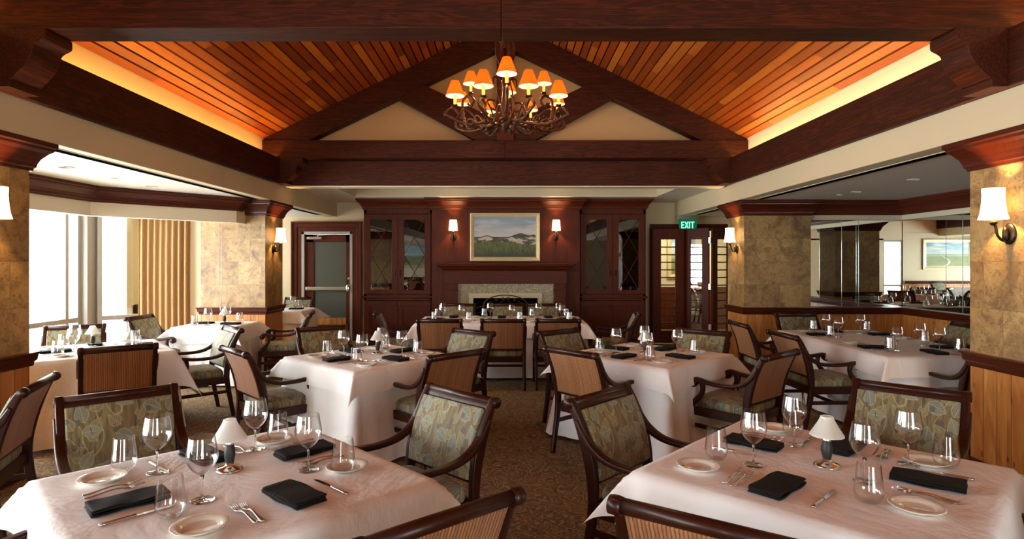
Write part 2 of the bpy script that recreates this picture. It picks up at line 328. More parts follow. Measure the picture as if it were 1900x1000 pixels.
# ------------------------------------------------------------------ mesh builder
class MB:
    def __init__(s): s.v = []; s.f = []; s.mi = []; s.sm = []; s.cur = 0; s.smooth = False
    def add(s, vs, fs, smooth=None):
        o = len(s.v); s.v += [tuple(p) for p in vs]
        for f in fs:
            s.f.append(tuple(i+o for i in f)); s.mi.append(s.cur); s.sm.append(s.smooth if smooth is None else smooth)
        return s
    def box(s, x0, x1, y0, y1, z0, z1):
        x0, x1 = min(x0, x1), max(x0, x1); y0, y1 = min(y0, y1), max(y0, y1); z0, z1 = min(z0, z1), max(z0, z1)
        vs = [(x, y, z) for z in (z0, z1) for y in (y0, y1) for x in (x0, x1)]
        return s.add(vs, [(0, 2, 3, 1), (4, 5, 7, 6), (0, 1, 5, 4), (2, 6, 7, 3), (0, 4, 6, 2), (1, 3, 7, 5)], False)
    def obox(s, c, dirx, hx, hy, z0, z1):   # box along a horizontal direction
        d = Vector((dirx[0], dirx[1], 0)).normalized(); nrm = Vector((-d.y, d.x, 0)); c = Vector((c[0], c[1], 0))
        vs = []
        for z in (z0, z1):
            for b in (-hy, hy):
                for a in (-hx, hx): p = c + d*a + nrm*b; vs.append((p.x, p.y, z))
        return s.add(vs, [(0, 2, 3, 1), (4, 5, 7, 6), (0, 1, 5, 4), (2, 6, 7, 3), (0, 4, 6, 2), (1, 3, 7, 5)], False)
    def prism(s, poly, axis, a, b):   # poly of 2D points extruded along an axis: 'x' -> (y,z), 'y' -> (x,z), 'z' -> (x,y)
        def P(p, t):
            return (t, p[0], p[1]) if axis == 'x' else ((p[0], t, p[1]) if axis == 'y' else (p[0], p[1], t))
        n = len(poly); vs = [P(p, a) for p in poly] + [P(p, b) for p in poly]
        fs = [tuple(range(n))[::-1], tuple(range(n, 2*n))] + [(i, (i+1) % n, n+(i+1) % n, n+i) for i in range(n)]
        return s.add(vs, fs, False)
    def lathe(s, prof, seg=24, c=(0, 0, 0), cap=True, smooth=True, wob=None):
        vs = []; n = len(prof)
        for (r, z) in prof:
            for k in range(seg):
                a = 2*PI*k/seg; rr = r*(1+(wob(a, z) if wob else 0)); vs.append((c[0]+rr*math.cos(a), c[1]+rr*math.sin(a), c[2]+z))
        fs = [(i*seg+k, i*seg+(k+1) % seg, (i+1)*seg+(k+1) % seg, (i+1)*seg+k) for i in range(n-1) for k in range(seg)]
        if cap:
            fs.append(tuple(range(seg))[::-1]); fs.append(tuple((n-1)*seg+k for k in range(seg)))
        return s.add(vs, fs, smooth)
    def tube(s, pts, r, seg=8, flat=1.0, smooth=True):
        pts = [Vector(p) for p in pts]; n = len(pts); rs = r if isinstance(r, (list, tuple)) else [r]*n
        up = Vector((0, 0, 1)); vs = []; prev = None
        for i, p in enumerate(pts):
            t = (pts[min(i+1, n-1)]-pts[max(i-1, 0)])
            t = t.normalized() if t.length > 1e-9 else Vector((0, 0, 1))
            if prev is None: a = t.orthogonal().normalized() if abs(t.dot(up)) > .95 else up.cross(t).normalized()
            else: a = (prev - t*prev.dot(t)).normalized()
            prev = a; b = t.cross(a)
            for k in range(seg):
                th = 2*PI*k/seg; q = p + a*math.cos(th)*rs[i] + b*math.sin(th)*rs[i]*flat; vs.append(q)
        fs = [(i*seg+k, i*seg+(k+1) % seg, (i+1)*seg+(k+1) % seg, (i+1)*seg+k) for i in range(n-1) for k in range(seg)]
        fs += [tuple(range(seg))[::-1], tuple((n-1)*seg+k for k in range(seg))]
        return s.add(vs, fs, smooth)
    def cyl(s, p, q, r, seg=16): return s.tube([p, q], r, seg)
    def mouldpath(s, path, prof, closed=False, side=1):   # profile (out, z) swept along a horizontal path with mitres
        n = len(path); P = [Vector(p) for p in path]; offs = []
        for i in range(n):
            d1 = (P[i]-P[i-1]).normalized() if (i > 0 or closed) else None
            d2 = (P[(i+1) % n]-P[i]).normalized() if (i < n-1 or closed) else None
            if d1 is None: d1 = d2
            if d2 is None: d2 = d1
            n1 = Vector((d1.y, -d1.x))*side; n2 = Vector((d2.y, -d2.x))*side
            m = (n1+n2).normalized(); offs.append(m / max(0.3, m.dot(n1)))
        k = len(prof); vs = []
        for i in range(n):
            for (o, z) in prof: q = P[i]+offs[i]*o; vs.append((q.x, q.y, z))
        fs = []
        for i in range(n if closed else n-1):
            j = (i+1) % n
            for a in range(k-1 if True else k): fs.append((i*k+a, i*k+a+1, j*k+a+1, j*k+a))
            fs.append((i*k+k-1, i*k, j*k, j*k+k-1))
        if not closed: fs += [tuple(range(k))[::-1], tuple((n-1)*k+a for a in range(k))]
        return s.add(vs, fs, False)
    def mesh(s, name, mats):
        me = bpy.data.meshes.new(name); me.from_pydata(s.v, [], s.f)
        for m in (mats if isinstance(mats, (list, tuple)) else [mats]): me.materials.append(m)
        me.polygons.foreach_set('material_index', s.mi); me.polygons.foreach_set('use_smooth', s.sm)
        bm = bmesh.new(); bm.from_mesh(me); bmesh.ops.recalc_face_normals(bm, faces=bm.faces); bm.to_mesh(me); bm.free()
        me.update(); return me
    def build(s, name, mats, parent=None, bevel=0, seg=2):
        o = bpy.data.objects.new(name, s.mesh(name, mats)); C.objects.link(o)
        if parent is not None: o.parent = parent
        if bevel:
            b = o.modifiers.new('b', 'BEVEL'); b.width = bevel; b.segments = seg; b.limit_method = 'ANGLE'; b.angle_limit = 0.6
        return o
def tag(o, label=None, cat=None, group=None, kind=None):
    if label: o['label'] = label
    if cat: o['category'] = cat
    if group: o['group'] = group
    if kind: o['kind'] = kind
    return o
def empty(name, loc=(0, 0, 0), rz=0.0, label=None, cat=None, group=None):
    o = bpy.data.objects.new(name, None); C.objects.link(o); o.location = loc; o.rotation_euler = (0, 0, rz); o.empty_display_size = 0.1
    return tag(o, label, cat, group)
def struct(o, label=None): return tag(o, label, None, None, 'structure')
def copy_tree(o, parent=None):
    c = o.copy(); C.objects.link(c)
    if parent is not None: c.parent = parent; c.matrix_parent_inverse = o.matrix_parent_inverse.copy()
    for ch in list(o.children): copy_tree(ch, c)
    return c
def cr(pts, k=6):   # Catmull-Rom through tuples of any length
    out = []; n = len(pts)
    for i in range(n-1):
        p0, p1, p2, p3 = pts[max(i-1, 0)], pts[i], pts[i+1], pts[min(i+2, n-1)]
        for j in range(k):
            t = j/k
            out.append(tuple(0.5*((2*b)+(-a+c)*t+(2*a-5*b+4*c-d)*t*t+(-a+3*b-3*c+d)*t**3) for a, b, c, d in zip(p0, p1, p2, p3)))
    out.append(tuple(pts[-1])); return out

# ------------------------------------------------------------------ room shell
XC = -0.045
b = MB().box(-6.6, 6.2, -3.5, 14.5, -0.1, 0.0); struct(b.build('floor', M['carpet']))
# beige beams along the coffer and their returns
FX = {'L': -3.45, 'R': 3.35}
for sd, x0, x1 in (('left', -3.45, -3.70), ('right', 3.35, 3.60)):
    b = MB().box(x0, x1, -3.3, 11.95, 2.495, 3.06); struct(b.build('beam_plaster', M['beige'], bevel=0.006))
# side ceilings
b = MB().box(-6.7, -3.46, -3.4, 11.96, 2.5, 2.7); b.box(3.36, 6.1, -3.4, 11.96, 2.5, 2.7); b.box(-3.45, 3.35, 9.3, 11.96, 2.98, 3.1)
# rear ceiling ring round the tray
tx0, tx1, ty0, ty1 = -2.80, 2.72, 9.62, 10.85
b.box(-3.45, tx0, 9.24, 11.96, 2.786, 2.98); b.box(tx1, 3.35, 9.24, 11.96, 2.786, 2.98)
b.box(tx0, tx1, 9.24, ty0, 2.786, 2.98); b.box(tx0, tx1, ty1, 11.96, 2.786, 2.98)
b.cur = 0
struct(b.build('ceiling', M['white']))
b = MB().mouldpath([(tx0, ty0), (tx1, ty0), (tx1, ty1), (tx0, ty1)], [(0, 2.80), (0.012, 2.80), (0.012, 2.965), (0, 2.965)], True, -1)
struct(b.build('trim_tray_face', M['beige']))
# vaulted plank ceiling
SL = 0.49; EX = 3.61; EZ = 3.43; RZ = EZ+EX*SL; ln = math.hypot(1, SL)
for nm, sg in (('ceiling_plank_slope', -1), ('ceiling_plank_slope', 1)):
    me_v = []; fs = []; uvs = []
    nb = 36; wd = EX/nb; y0, y1 = -3.3, 9.15
    for i in range(nb):
        g = 0.0095
        xa, xb = EX-i*wd-g, EX-(i+1)*wd+g
        za, zb = EZ+(EX-xa)*SL, EZ+(EX-xb)*SL; t = 0.018
        o = len(me_v)
        for y in (y0, y1):
            for (x, z) in ((xa, za), (xb, zb), (xb, zb+t), (xa, za+t)): me_v.append((XC+sg*x, y, z))
        F = [(0, 1, 5, 4), (1, 2, 6, 5), (2, 3, 7, 6), (3, 0, 4, 7), (0, 3, 2, 1), (4, 5, 6, 7)]
        for f in F:
            fs.append(tuple(o+k for k in f))
            for k in f: uvs.append((i+(0.1 if k in (0, 3, 4, 7) else 0.9)+(100 if sg > 0 else 0), y0 if k < 4 else y1))
    me = bpy.data.meshes.new(nm); me.from_pydata(me_v, [], fs); uvl = me.uv_layers.new(name='UVMap')
    for k, u in enumerate(uvs): uvl.data[k].uv = u
    me.materials.append(M['plank']); o = bpy.data.objects.new(nm, me); C.objects.link(o); struct(o)
b = MB()
for sg in (-1, 1):
    pts = [(XC+sg*EX, EZ+0.03), (XC, RZ+0.03), (XC, RZ+0.2), (XC+sg*EX, EZ+0.2)]
    b.prism(pts, 'y', -3.3, 9.3)
struct(b.build('roof_backing', M['black']))
# eave walls of the cove
b = MB().box(XC-EX, XC-EX-0.05, -3.3, 9.2, 3.0, 3.62); b.box(XC+EX, XC+EX+0.05, -3.3, 9.2, 3.0, 3.62)
struct(b.build('wall_cove', M['cream']))
for x, m, lb in ((-3.50, 'led', 'window'), (3.41, 'led_r', 'mirror')):
    b = MB().box(x-0.012, x+0.012, -3.0, 8.75, 3.062, 3.078)
    tag(b.build('cove_light_strip', M[m]), f'warm glowing light strip hidden above the {lb} side beam', 'light strip', 'cove light strips')
# dark side beams
for sg, x0, x1 in ((-1, -3.45, -3.39), (1, 3.35, 3.29)):
    b = MB().box(x0, x1, -3.3, 9.0, 2.752, 3.135); struct(b.build('beam_side', M['beam_y'], bevel=0.006))
# rear header and its trim
b = MB().box(-3.39, 3.29, 9.0, 9.24, 2.75, 3.13); struct(b.build('beam_header', M['beam_x'], bevel=0.006))
b = MB().box(-3.39, 3.29, 9.02, 9.24, 2.735, 2.75); struct(b.build('trim_header', M['cream']))
# trusses
def tie(y0, y1, z0, z1, name):
    b = MB().box(XC-EX, XC-0.002, y0, y1, z0, z1); b.box(XC+0.002, XC+EX, y0, y1, z0, z1)
    struct(b.build(name, M['beam_x'], bevel=0.006))
tie(8.80, 9.05, 3.135, 3.40, 'beam_rear_tie'); tie(3.905, 4.145, 3.135, 3.43, 'beam_front_tie')
truss_y = (8.84, 9.04)
for sg in (-1, 1):   # rafters
    b = MB(); th = 0.38
    b.prism([(XC+sg*EX, EZ), (XC, RZ), (XC, RZ-th), (XC+sg*(EX-0.06), EZ-th+0.03+0.06*SL)], 'y', *truss_y)
    struct(b.build('beam_rafter', M['beam_x'], bevel=0.006))
    b = MB()
    xo = 1.50*sg; zo = RZ-th-abs(xo)*SL   # strut: from the rafter underside down to the foot of the king post
    b.prism([(XC+sg*1.62, RZ-th+0.02-1.62*SL), (XC+sg*1.22, RZ-th+0.02-1.22*SL), (XC+sg*0.12, 3.72), (XC+sg*0.12, 3.40), (XC+sg*0.42, 3.40)], 'y', truss_y[0]+0.02, truss_y[1]-0.02)
    struct(b.build('beam_strut', M['beam_x'], bevel=0.006))
b = MB().box(XC-0.128, XC+0.128, 8.82, 9.06, 3.4, RZ-0.05); struct(b.build('beam_king_post', M['mahog'], bevel=0.006))
b = MB().prism([(XC-EX, 3.06), (XC+EX, 3.06), (XC+EX, EZ), (XC, RZ), (XC-EX, EZ)], 'y', 9.14, 9.24); struct(b.build('wall_gable', M['gable']))
b = MB().prism([(XC-EX, 3.06), (XC+EX, 3.06), (XC+EX, EZ), (XC, RZ), (XC-EX, EZ)], 'y', -3.4, -3.3); struct(b.build('wall_gable_front', M['gable']))
# corbels: S profile in x-z
def corbel(x_in, sg, y0, y1, ztop, lab, L=0.34, H=0.385):
    pr = cr([(L, 0), (L, -0.055*H/0.38), (L-0.02, -0.075), (L-0.05, -0.09), (L-0.075, -0.115), (L-0.09, -0.17), (L-0.13, -0.24), (L-0.2, -0.31), (L-0.23, -0.345), (L-0.23, -H)], 4)
    poly = [(0, 0)] + pr + [(0, -H)]
    b = MB().prism([(x_in-sg*p[0], ztop+p[1]) for p in poly], 'y', y0, y1)
    tag(b.build('corbel', M['beam_y'], bevel=0.004), lab, 'corbel', 'carved brackets under the roof ties')
corbel(-3.39, -1, 3.90, 4.15, 3.135, 'large dark carved wooden corbel under the front roof tie, window side')
corbel(3.29, 1, 3.90, 4.15, 3.135, 'large dark carved wooden corbel under the front roof tie, mirror side')
corbel(-3.39, -1, 8.78, 9.0, 3.135, 'small looking dark wooden corbel at far truss, window side', 0.34, 0.38)
corbel(3.29, 1, 8.78, 9.0, 3.135, 'small looking dark wooden corbel at far truss, mirror side', 0.34, 0.38)

# perimeter walls
BY = 11.95
b = MB()
b.box(-6.7, -4.16, BY, BY+0.15, 0, 2.8); b.box(-4.16, -3.14, BY, BY+0.15, 2.2, 2.8); b.box(-3.14, 2.98, BY, BY+0.15, 0, 3.1); b.box(2.98, 4.5, BY, BY+0.15, 2.22, 2.8); b.box(4.5, 6.1, BY, BY+0.15, 0, 2.8)
struct(b.build('wall_back', M['beige']))
b = MB().box(5.88, 6.05, -3.4, 12.0, 0, 2.7); struct(b.build('wall_right', M['beige']))
b = MB().box(4.45, 5.95, 8.86, 9.3, 0, 2.6); b.box(4.0, 4.46, 8.9, 9.3, 0, 2.49); struct(b.build('wall_alcove', M['beige']))
b = MB().box(-6.7, -2.2, -3.42, -3.27, 0, 2.6); b.box(3.1, 6.1, -3.42, -3.27, 0, 2.6); b.box(-2.2, 3.1, -3.42, -3.27, 2.35, 3.06); b.box(-6.7, -2.2, -3.42, -3.3, 2.6, 3.06); b.box(3.1, 6.1, -3.42, -3.3, 2.6, 3.06); b.box(-2.2, 2.6, -3.42, -3.27, 0, 0.12); b.box(-1.5, 1.1, -3.42, -3.27, 0.1, 2.4)
struct(b.build('wall_front', M['cream']))
b = MB().box(-6.7, -2.2, -3.27, -3.24, 0, 0.82); struct(b.build('wall_front_wainscot', M['pine']))
b = MB().mouldpath([(-6.6, -3.24), (-2.2, -3.24)], [(-.01, .82), (0.02, .82), (0.045, .86), (0.05, .92), (-.01, .92)], side=-1); struct(b.build('trim_front_rail', M['rail']))
# window side: bay
b = MB().box(-6.4, -6.25, -3.4, 8.72, 2.4, 2.6); b.box(-6.4, -6.25, -3.4, 8.72, 0, 0.05)
b.box(-6.2, -6.05, 9.55, 12.0, 0, 0.9); b.box(-6.2, -6.05, 9.55, 12.0, 2.3, 2.6); b.box(-6.2, -6.05, 9.4, 9.9, 0, 2.6); b.box(-6.2, -6.05, 11.7, 12.0, 0, 2.6)
struct(b.build('wall_left', M['beige']))
b = MB().box(-5.25, -4.50, 9.38, 9.5, 0, 2.6); b.box(-6.2, -5.2, 9.92, 10.0, 0, 2.6); b.box(-5.25, -5.15, 9.45, 10.0, 0, 2.6); struct(b.build('wall_left_return', M['beige']))

wn = [0]
def window(p, q, mull, rail_z=0.75, z0=0.05, z1=2.4, pale=None):
    wn[0] += 1
    r = empty(f'window_{wn[0]}'); r['kind'] = 'structure'
    P, Q = Vector(p), Vector(q); d = Q-P; L = d.length; d.normalize()
    f = MB()
    def bar(a0, a1, za, zb, dep=0.035):
        c = P+d*((a0+a1)/2); f.obox(c, d, (a1-a0)/2, dep, za, zb)
    bar(0, L, z0, z0+0.06); bar(0, L, z1-0.06, z1); bar(0, L, rail_z-0.035, rail_z+0.035)
    for a in [0.03]+mull+[L-0.03]: bar(a-0.03, a+0.03, z0, z1, 0.04)
    f.build('frame', M['frame_grey'], r, bevel=0.004)
    g = MB(); c = P+d*(L/2); g.obox(c, d, L/2, 0.004, z0, z1); g.build('pane', M['pane'], r)
    return r
window((-6.28, 8.66), (-6.28, 7.0), [0.27]); window((-6.28, 7.0), (-6.28, 5.2), []); window((-6.28, 5.2), (-6.28, 3.4), [])
window((-6.28, 3.4), (-6.28, 1.6), []); window((-6.28, 1.6), (-6.28, -0.8), []); window((-6.28, -0.8), (-6.28, -3.3), [])
window((-6.12, 8.82), (-5.2, 9.82), [])
window((-6.12, 9.9), (-6.12, 11.7), [0.9], z0=0.9, z1=2.3, rail_z=0.95)  # unseen window, added to give light to the table by the door
for xa, xb in ((-2.2, -1.5), (1.1, 2.1), (2.1, 3.1)): window((xa, -3.34), (xb, -3.34), [], z0=0.12, z1=2.35)
b = MB().obox((-6.22, 8.76), (1, 0), 0.075, 0.1, 0, 2.5); struct(b.build('window_corner_post', M['frame_grey'], bevel=0.01))
# valance and its crown on the window side
VP = [(-5.02, -3.3), (-5.02, 7.12), (-3.86, 8.42), (-3.86, 8.72)]
b = MB().mouldpath(VP, [(0, 2.15), (0.0, 2.495), (-0.12, 2.495), (-0.12, 2.15)]); struct(b.build('wall_valance', M['cream']))
CROWN = lambda zt, h, o: [(-0.01, zt), (-0.01, zt-h), (o*0.12, zt-h), (o*0.16, zt-h+h*0.10), (o*0.24, zt-h+h*0.13), (o*0.27, zt-h+h*0.24), (o*0.40, zt-h+h*0.42), (o*0.66, zt-h+h*0.62), (o*0.86, zt-h+h*0.72), (o*0.88, zt-h+h*0.80), (o, zt-h+h*0.84), (o, zt)]
b = MB().mouldpath(VP[:3]+[(-3.86, 8.6)], CROWN(2.497, 0.18, 0.15)); struct(b.build('trim_crown_window', M['rail'], bevel=0.003))
# far wing pillars and near pillars
def ring(x0, x1, y0, y1, side):   # path round an oblong block, outward offset to the outside
    return [(x0, y0), (x1, y0), (x1, y1), (x0, y1)]
RAIL = [(-.01, .82), (0.018, .82), (0.022, .85), (0.035, .865), (0.04, .905), (0.052, .912), (0.052, .925), (-.01, .925)]
BASE = [(-.01, 0), (0.018, 0), (0.018, .12), (0.012, .14), (-.01, .14)]
def pillar(x0, x1, y0, y1, nm):
    r = empty(nm, ((x0+x1)/2, (y0+y1)/2, 0)); r['kind'] = 'structure'
    def adj(o): o.matrix_parent_inverse = Matrix.Translation((-(x0+x1)/2, -(y0+y1)/2, 0)); return o
    adj(MB().box(x0, x1, y0, y1, 0.86, 2.49).build('tile_cladding', M['stone'], r))
    adj(MB().box(x0, x1, y0, y1, 0, 0.86).build('wainscot', M['pine'], r))
    R = ring(x0, x1, y0, y1, 1)
    adj(MB().mouldpath(R, RAIL, True).build('cap_rail', M['rail'], r, bevel=0.003))
    adj(MB().mouldpath(R, BASE, True).build('skirting', M['rail'], r, bevel=0.003))
    adj(MB().mouldpath(R, CROWN(2.494, 0.22, 0.125), True).build('crown', M['rail'], r, bevel=0.003))
pillar(-4.52, -3.57, 8.71, 9.38, 'pillar'); pillar(3.47, 4.45, 8.72, 9.37, 'pillar')
pillar(-4.52, -3.57, 3.75, 4.42, 'pillar'); pillar(3.47, 4.45, 3.78, 4.454, 'pillar')
# alcove wainscot, rail, crown
P2 = [(4.45, 8.74), (5.83, 8.74), (5.83, -3.2)]
b = MB().box(4.45, 5.83, 8.74, 8.86, 0, 0.86); b.box(5.83, 5.9, -3.2, 8.86, 0, 0.86); struct(b.build('wall_alcove_wainscot', M['pine']))
b = MB().mouldpath([(4.45, 8.74), (5.81, 8.74), (5.81, -3.2)], [(-.1, .82)]+RAIL[1:-1]+[(-.1, .925)]); struct(b.build('trim_alcove_rail', M['rail'], bevel=0.003))
b = MB().mouldpath([(4.45, 8.80), (5.85, 8.80), (5.85, -3.2)], [(-.02, 2.21), (0.0, 2.21), (0.0, 2.5), (-.02, 2.5)]); struct(b.build('wall_alcove_frieze', M['cream']))
b = MB().mouldpath([(4.52, 8.80), (5.85, 8.80), (5.85, -3.2)], CROWN(2.497, 0.21, 0.16)); struct(b.build('trim_alcove_crown', M['mahog_x'], bevel=0.003))
mi = [(4.455, 4.95), (4.95, 5.20), (5.20, 5.845)]
for i, (xa, xb) in enumerate(mi):
    o = empty('wall_mirror', (0, 0, 0), 0, ['tall narrow wall mirror panel against the far tiled pillar', 'narrow wall mirror panel second from the far tiled pillar', 'wall mirror panel filling the back wall up to the alcove corner'][i], 'mirror', 'alcove wall mirrors')
    MB().box(xa+0.002, xb-0.002, 8.80, 8.85, .925, 2.215).build('mirror_pane', M['mirror'], o)
    MB().box(xa-0.002, xa+0.002, 8.797, 8.85, .925, 2.215).build('edge_strip', M['glass_edge'], o)
ys = [8.80, 7.63, 6.46, 5.29, 4.12, 2.95]
for i in range(5):
    o = empty('wall_mirror', (0, 0, 0), 0, 'mirror panel on the long side wall, ' + ['first from the alcove corner', 'second from the alcove corner', 'third from the alcove corner', 'fourth from the alcove corner', 'fifth from the alcove corner'][i], 'mirror', 'side wall mirrors')
    MB().box(5.85, 5.88, ys[i]-0.002, ys[i+1]+0.002, .925, 2.215).build('mirror_pane', M['mirror'], o)
    MB().box(5.846, 5.88, ys[i+1]-0.003, ys[i+1]+0.003, .925, 2.215).build('edge_strip', M['glass_edge'], o)
# ceiling slots and downlights
for sg, x, segs in ((-1, -3.62, ((4.6, 8.5), (9.55, 11.3))), (1, 3.60, ((4.6, 8.5), (9.55, 11.3)))):
    for k, (a, c) in enumerate(segs):
        r = empty('slot_diffuser', (0, 0, 0), 0, f"thin black linear air slot in the {'window' if sg < 0 else 'mirror'} side ceiling, {'long front run' if k == 0 else 'short run behind the pillar'}", 'air diffuser', 'linear air slots')
        MB().box(x-0.045, x+0.045, a, c, 2.488, 2.50).build('slot', M['black'], r)
        f = MB().box(x-0.055, x-0.045, a, c, 2.490, 2.50); f.box(x+0.045, x+0.055, a, c, 2.490, 2.50); f.build('trim_flange', M['cream'], r)
for x, y, rr, lab in ((4.45, 6.5, .07, 'round recessed downlight over the long alcove table, nearest one'), (4.5, 7.66, .07, 'round recessed downlight over the long alcove table, farther one'), (4.47, 8.0, .04, 'tiny round ceiling fitting beside the farther mirror side downlight'),
                      (-4.22, 5.65, .07, 'round recessed downlight above the window table, nearest one'), (-4.26, 6.4, .035, 'tiny round ceiling fitting between the two window side downlights'), (-4.28, 7.1, .07, 'round recessed downlight above the window table, farther one')):
    r = empty('recessed_downlight', (x, y, 2.5), 0, lab, 'downlight', 'recessed ceiling downlights')
    MB().lathe([(rr, 0), (rr, -0.006), (rr*0.8, -0.008), (rr*0.75, -0.001)], 24, cap=False).build('rim', M['cream'], r)
    MB().lathe([(rr*0.78, -0.002), (rr*0.3, -0.0015)], 24).build('reflector', M['chrome'], r)
# ------------------------------------------------------------------ curtain
b = MB(); vs = []; NX, NZ = 120, 8
pa, pb = Vector((-5.66, 9.06)), Vector((-4.98, 9.30)); dd = (pb-pa); nn = Vector((-dd.y, dd.x)).normalized()
for j in range(NZ+1):
    for i in range(NX+1):
        t = i/NX; z = 0.03+2.3*j/NZ; a = 0.032*math.sin(t*2*PI*8.5+0.5*math.sin(j*.4))+0.012*math.sin(t*47)
        p = pa+dd*t+nn*a; vs.append((p.x, p.y, z))
b.add(vs, [(j*(NX+1)+i, j*(NX+1)+i+1, (j+1)*(NX+1)+i+1, (j+1)*(NX+1)+i) for j in range(NZ) for i in range(NX)], True)
o = b.build('curtain', M['curtain']); s_ = o.modifiers.new('s', 'SOLIDIFY'); s_.thickness = 0.004
tag(o, 'gathered tan floor-length curtain between the windows and the tiled pillar', 'curtain')
b = MB().tube([(-4.20, 8.62, 2.3), (-4.21, 8.62, 1.4), (-4.19, 8.62, .95)], 0.003, 6); b.tube([(-4.165, 8.62, 2.3), (-4.16, 8.62, 1.4), (-4.17, 8.62, .95)], 0.003, 6)
b.lathe([(0.004, 0), (0.012, 0.01), (0.012, 0.05), (0.004, 0.07)], 10, (-4.18, 8.62, .88)); tag(b.build('blind_cord', M['frame_pale']), 'thin white blind cord hanging before the window side tiled pillar', 'cord')
# ------------------------------------------------------------------ doors on the back wall
def casing(x0, x1, zt, w, y, nm, mat, d=0.05):
    b = MB(); pr = [(0, 0), (w, 0), (w, -d), (w*0.85, -d), (w*0.8, -d*0.6), (w*0.45, -d*0.55), (w*0.4, -d*0.3), (0, -d*0.3)]
    # sides and head as mitred sweep in the x-z plane
    P = [(x0, 0.0), (x0, zt), (x1, zt), (x1, 0.0)]; k = len(pr); vs = []
    D = [(-1, 0), (-1, 1), (1, 1), (1, 0)]
    for (px, pz), (dx, dz) in zip(P, D):
        for (o, yy) in pr: vs.append((px+dx*o, y+yy, pz+dz*o))
    fs = [(i*k+a, i*k+(a+1) % k, (i+1)*k+(a+1) % k, (i+1)*k+a) for i in range(3) for a in range(k)] + [tuple(range(k)), tuple(3*k+a for a in range(k))]
    b.add(vs, fs, False); return struct(b.build(nm, mat, bevel=0.002))
casing(-4.16, -3.14, 2.2, 0.20, BY, 'trim_1', M['mahog'], 0.07)
r = empty('door_1', (-3.65, BY, 0)); r['kind'] = 'structure'; ofs = Matrix.Translation((3.65, -BY, 0))
def pp(mb, nm, mat, par=r, bev=0.0):
    o = mb.build(nm, mat, par, bevel=bev); o.matrix_parent_inverse = ofs; return o
f = MB().box(-4.16, -4.11, BY-0.02, BY+0.12, 0, 2.2); f.box(-3.19, -3.14, BY-0.02, BY+0.12, 0, 2.2); f.box(-4.16, -3.14, BY-0.02, BY+0.12, 2.15, 2.2)
pp(f, 'jamb', M['frame_pale'])
f = MB().box(-4.107, -3.93, BY+0.03, BY+0.08, 0.02, 2.146); f.box(-3.28, -3.194, BY+0.03, BY+0.08, 0.02, 2.146); f.box(-4.09, -3.2, BY+0.03, BY+0.08, 1.99, 2.146); f.box(-4.09, -3.2, BY+0.03, BY+0.08, 0.02, 0.32)
lf = pp(f, 'door_leaf', M['mahog'], bev=0.003)
f = MB().box(-3.93, -3.28, BY+0.05, BY+0.06, 0.46, 1.99); g1 = pp(f, 'glass_pane', M['obscure'])
f = MB().box(-3.93, -3.28, BY+0.045, BY+0.065, 0.32, 0.46); pp(f, 'kick_rail', M['pine'])
f = MB().box(-4.07, -3.26, BY-0.045, BY-0.005, 1.02, 1.09); f.box(-4.07, -3.98, BY-0.02, BY+0.03, 1.02, 1.09); f.box(-3.32, -3.26, BY-0.02, BY+0.03, 1.02, 1.09); pp(f, 'push_bar', M['brushed'], bev=0.008)
f = MB().box(-4.05, -3.76, BY-0.03, BY+0.03, 2.045, 2.095); f.tube([(-3.85, BY-0.01, 2.095), (-3.82, BY-0.03, 2.125), (-3.60, BY-0.03, 2.135)], 0.008, 8); pp(f, 'door_closer', M['brushed'], bev=0.004)
f = MB().lathe([(0.045, 0), (0.05, 0.05), (0.05, 0.13), (0.04, 0.17)], 12, (-3.225, BY+0.0, 0.97)); pp(f, 'latch_housing', M['chrome'])
f = MB().box(-3.245, -3.20, BY+0.0, BY+0.03, 1.24, 1.28); pp(f, 'lock_box', M['brushed'])
casing(2.98, 4.5, 2.22, 0.13, BY, 'trim_2', M['mahog'], 0.05)
# folding glazed door: three leaves
def leaf(p, q, n, hinge):
    r = empty(f'door_{n}'); r['kind'] = 'structure'
    P, Q = Vector(p), Vector(q); d = Q-P; L = d.length; d.normalize(); z0, z1 = 0.02, 2.235; st = 0.16 if n == 2 else 0.14
    f = MB(); th = 0.022
    f.obox(P+d*(st/2), d, st/2, th, z0, z1); f.obox(P+d*(L-st/2), d, st/2, th, z0, z1)
    f.obox(P+d*(L/2), d, L/2-st, th, z1-0.21, z1); f.obox(P+d*(L/2), d, L/2-st, th, z0, z0+0.24)
    f.build('leaf_frame', M['mahog'], r, bevel=0.003)
    nb = 12; za, zb = z0+0.24, z1-0.21
    m = MB()
    for i in range(1, nb): z = za+(zb-za)*i/nb; m.obox(P+d*(L/2), d, L/2-st, 0.014, z-0.011, z+0.011)
    m.build('muntins', M['mahog'], r)
    g = MB().obox(P+d*(L/2), d, L/2-st, 0.004, za, zb); g.build('glass_pane', M['glare_pane'] if n == 3 else M['door_pane'], r)
    if hinge:
        for z in (2.0, 1.12, 0.35):
            h = MB().obox(Q+Vector((0.012, -0.012)), d, 0.02, 0.026, z-0.055, z+0.055); h.tube([(Q.x+.012, Q.y-.035, z-.055), (Q.x+.012, Q.y-.035, z+.055)], 0.009, 8); h.build('hinge', M['brushed'], r)
leaf((2.80, 11.50), (3.40, 11.50), 2, False); leaf((3.44, 11.60), (3.815, 11.253), 3, True); leaf((3.87, 11.26), (4.37, 11.6), 4, False)
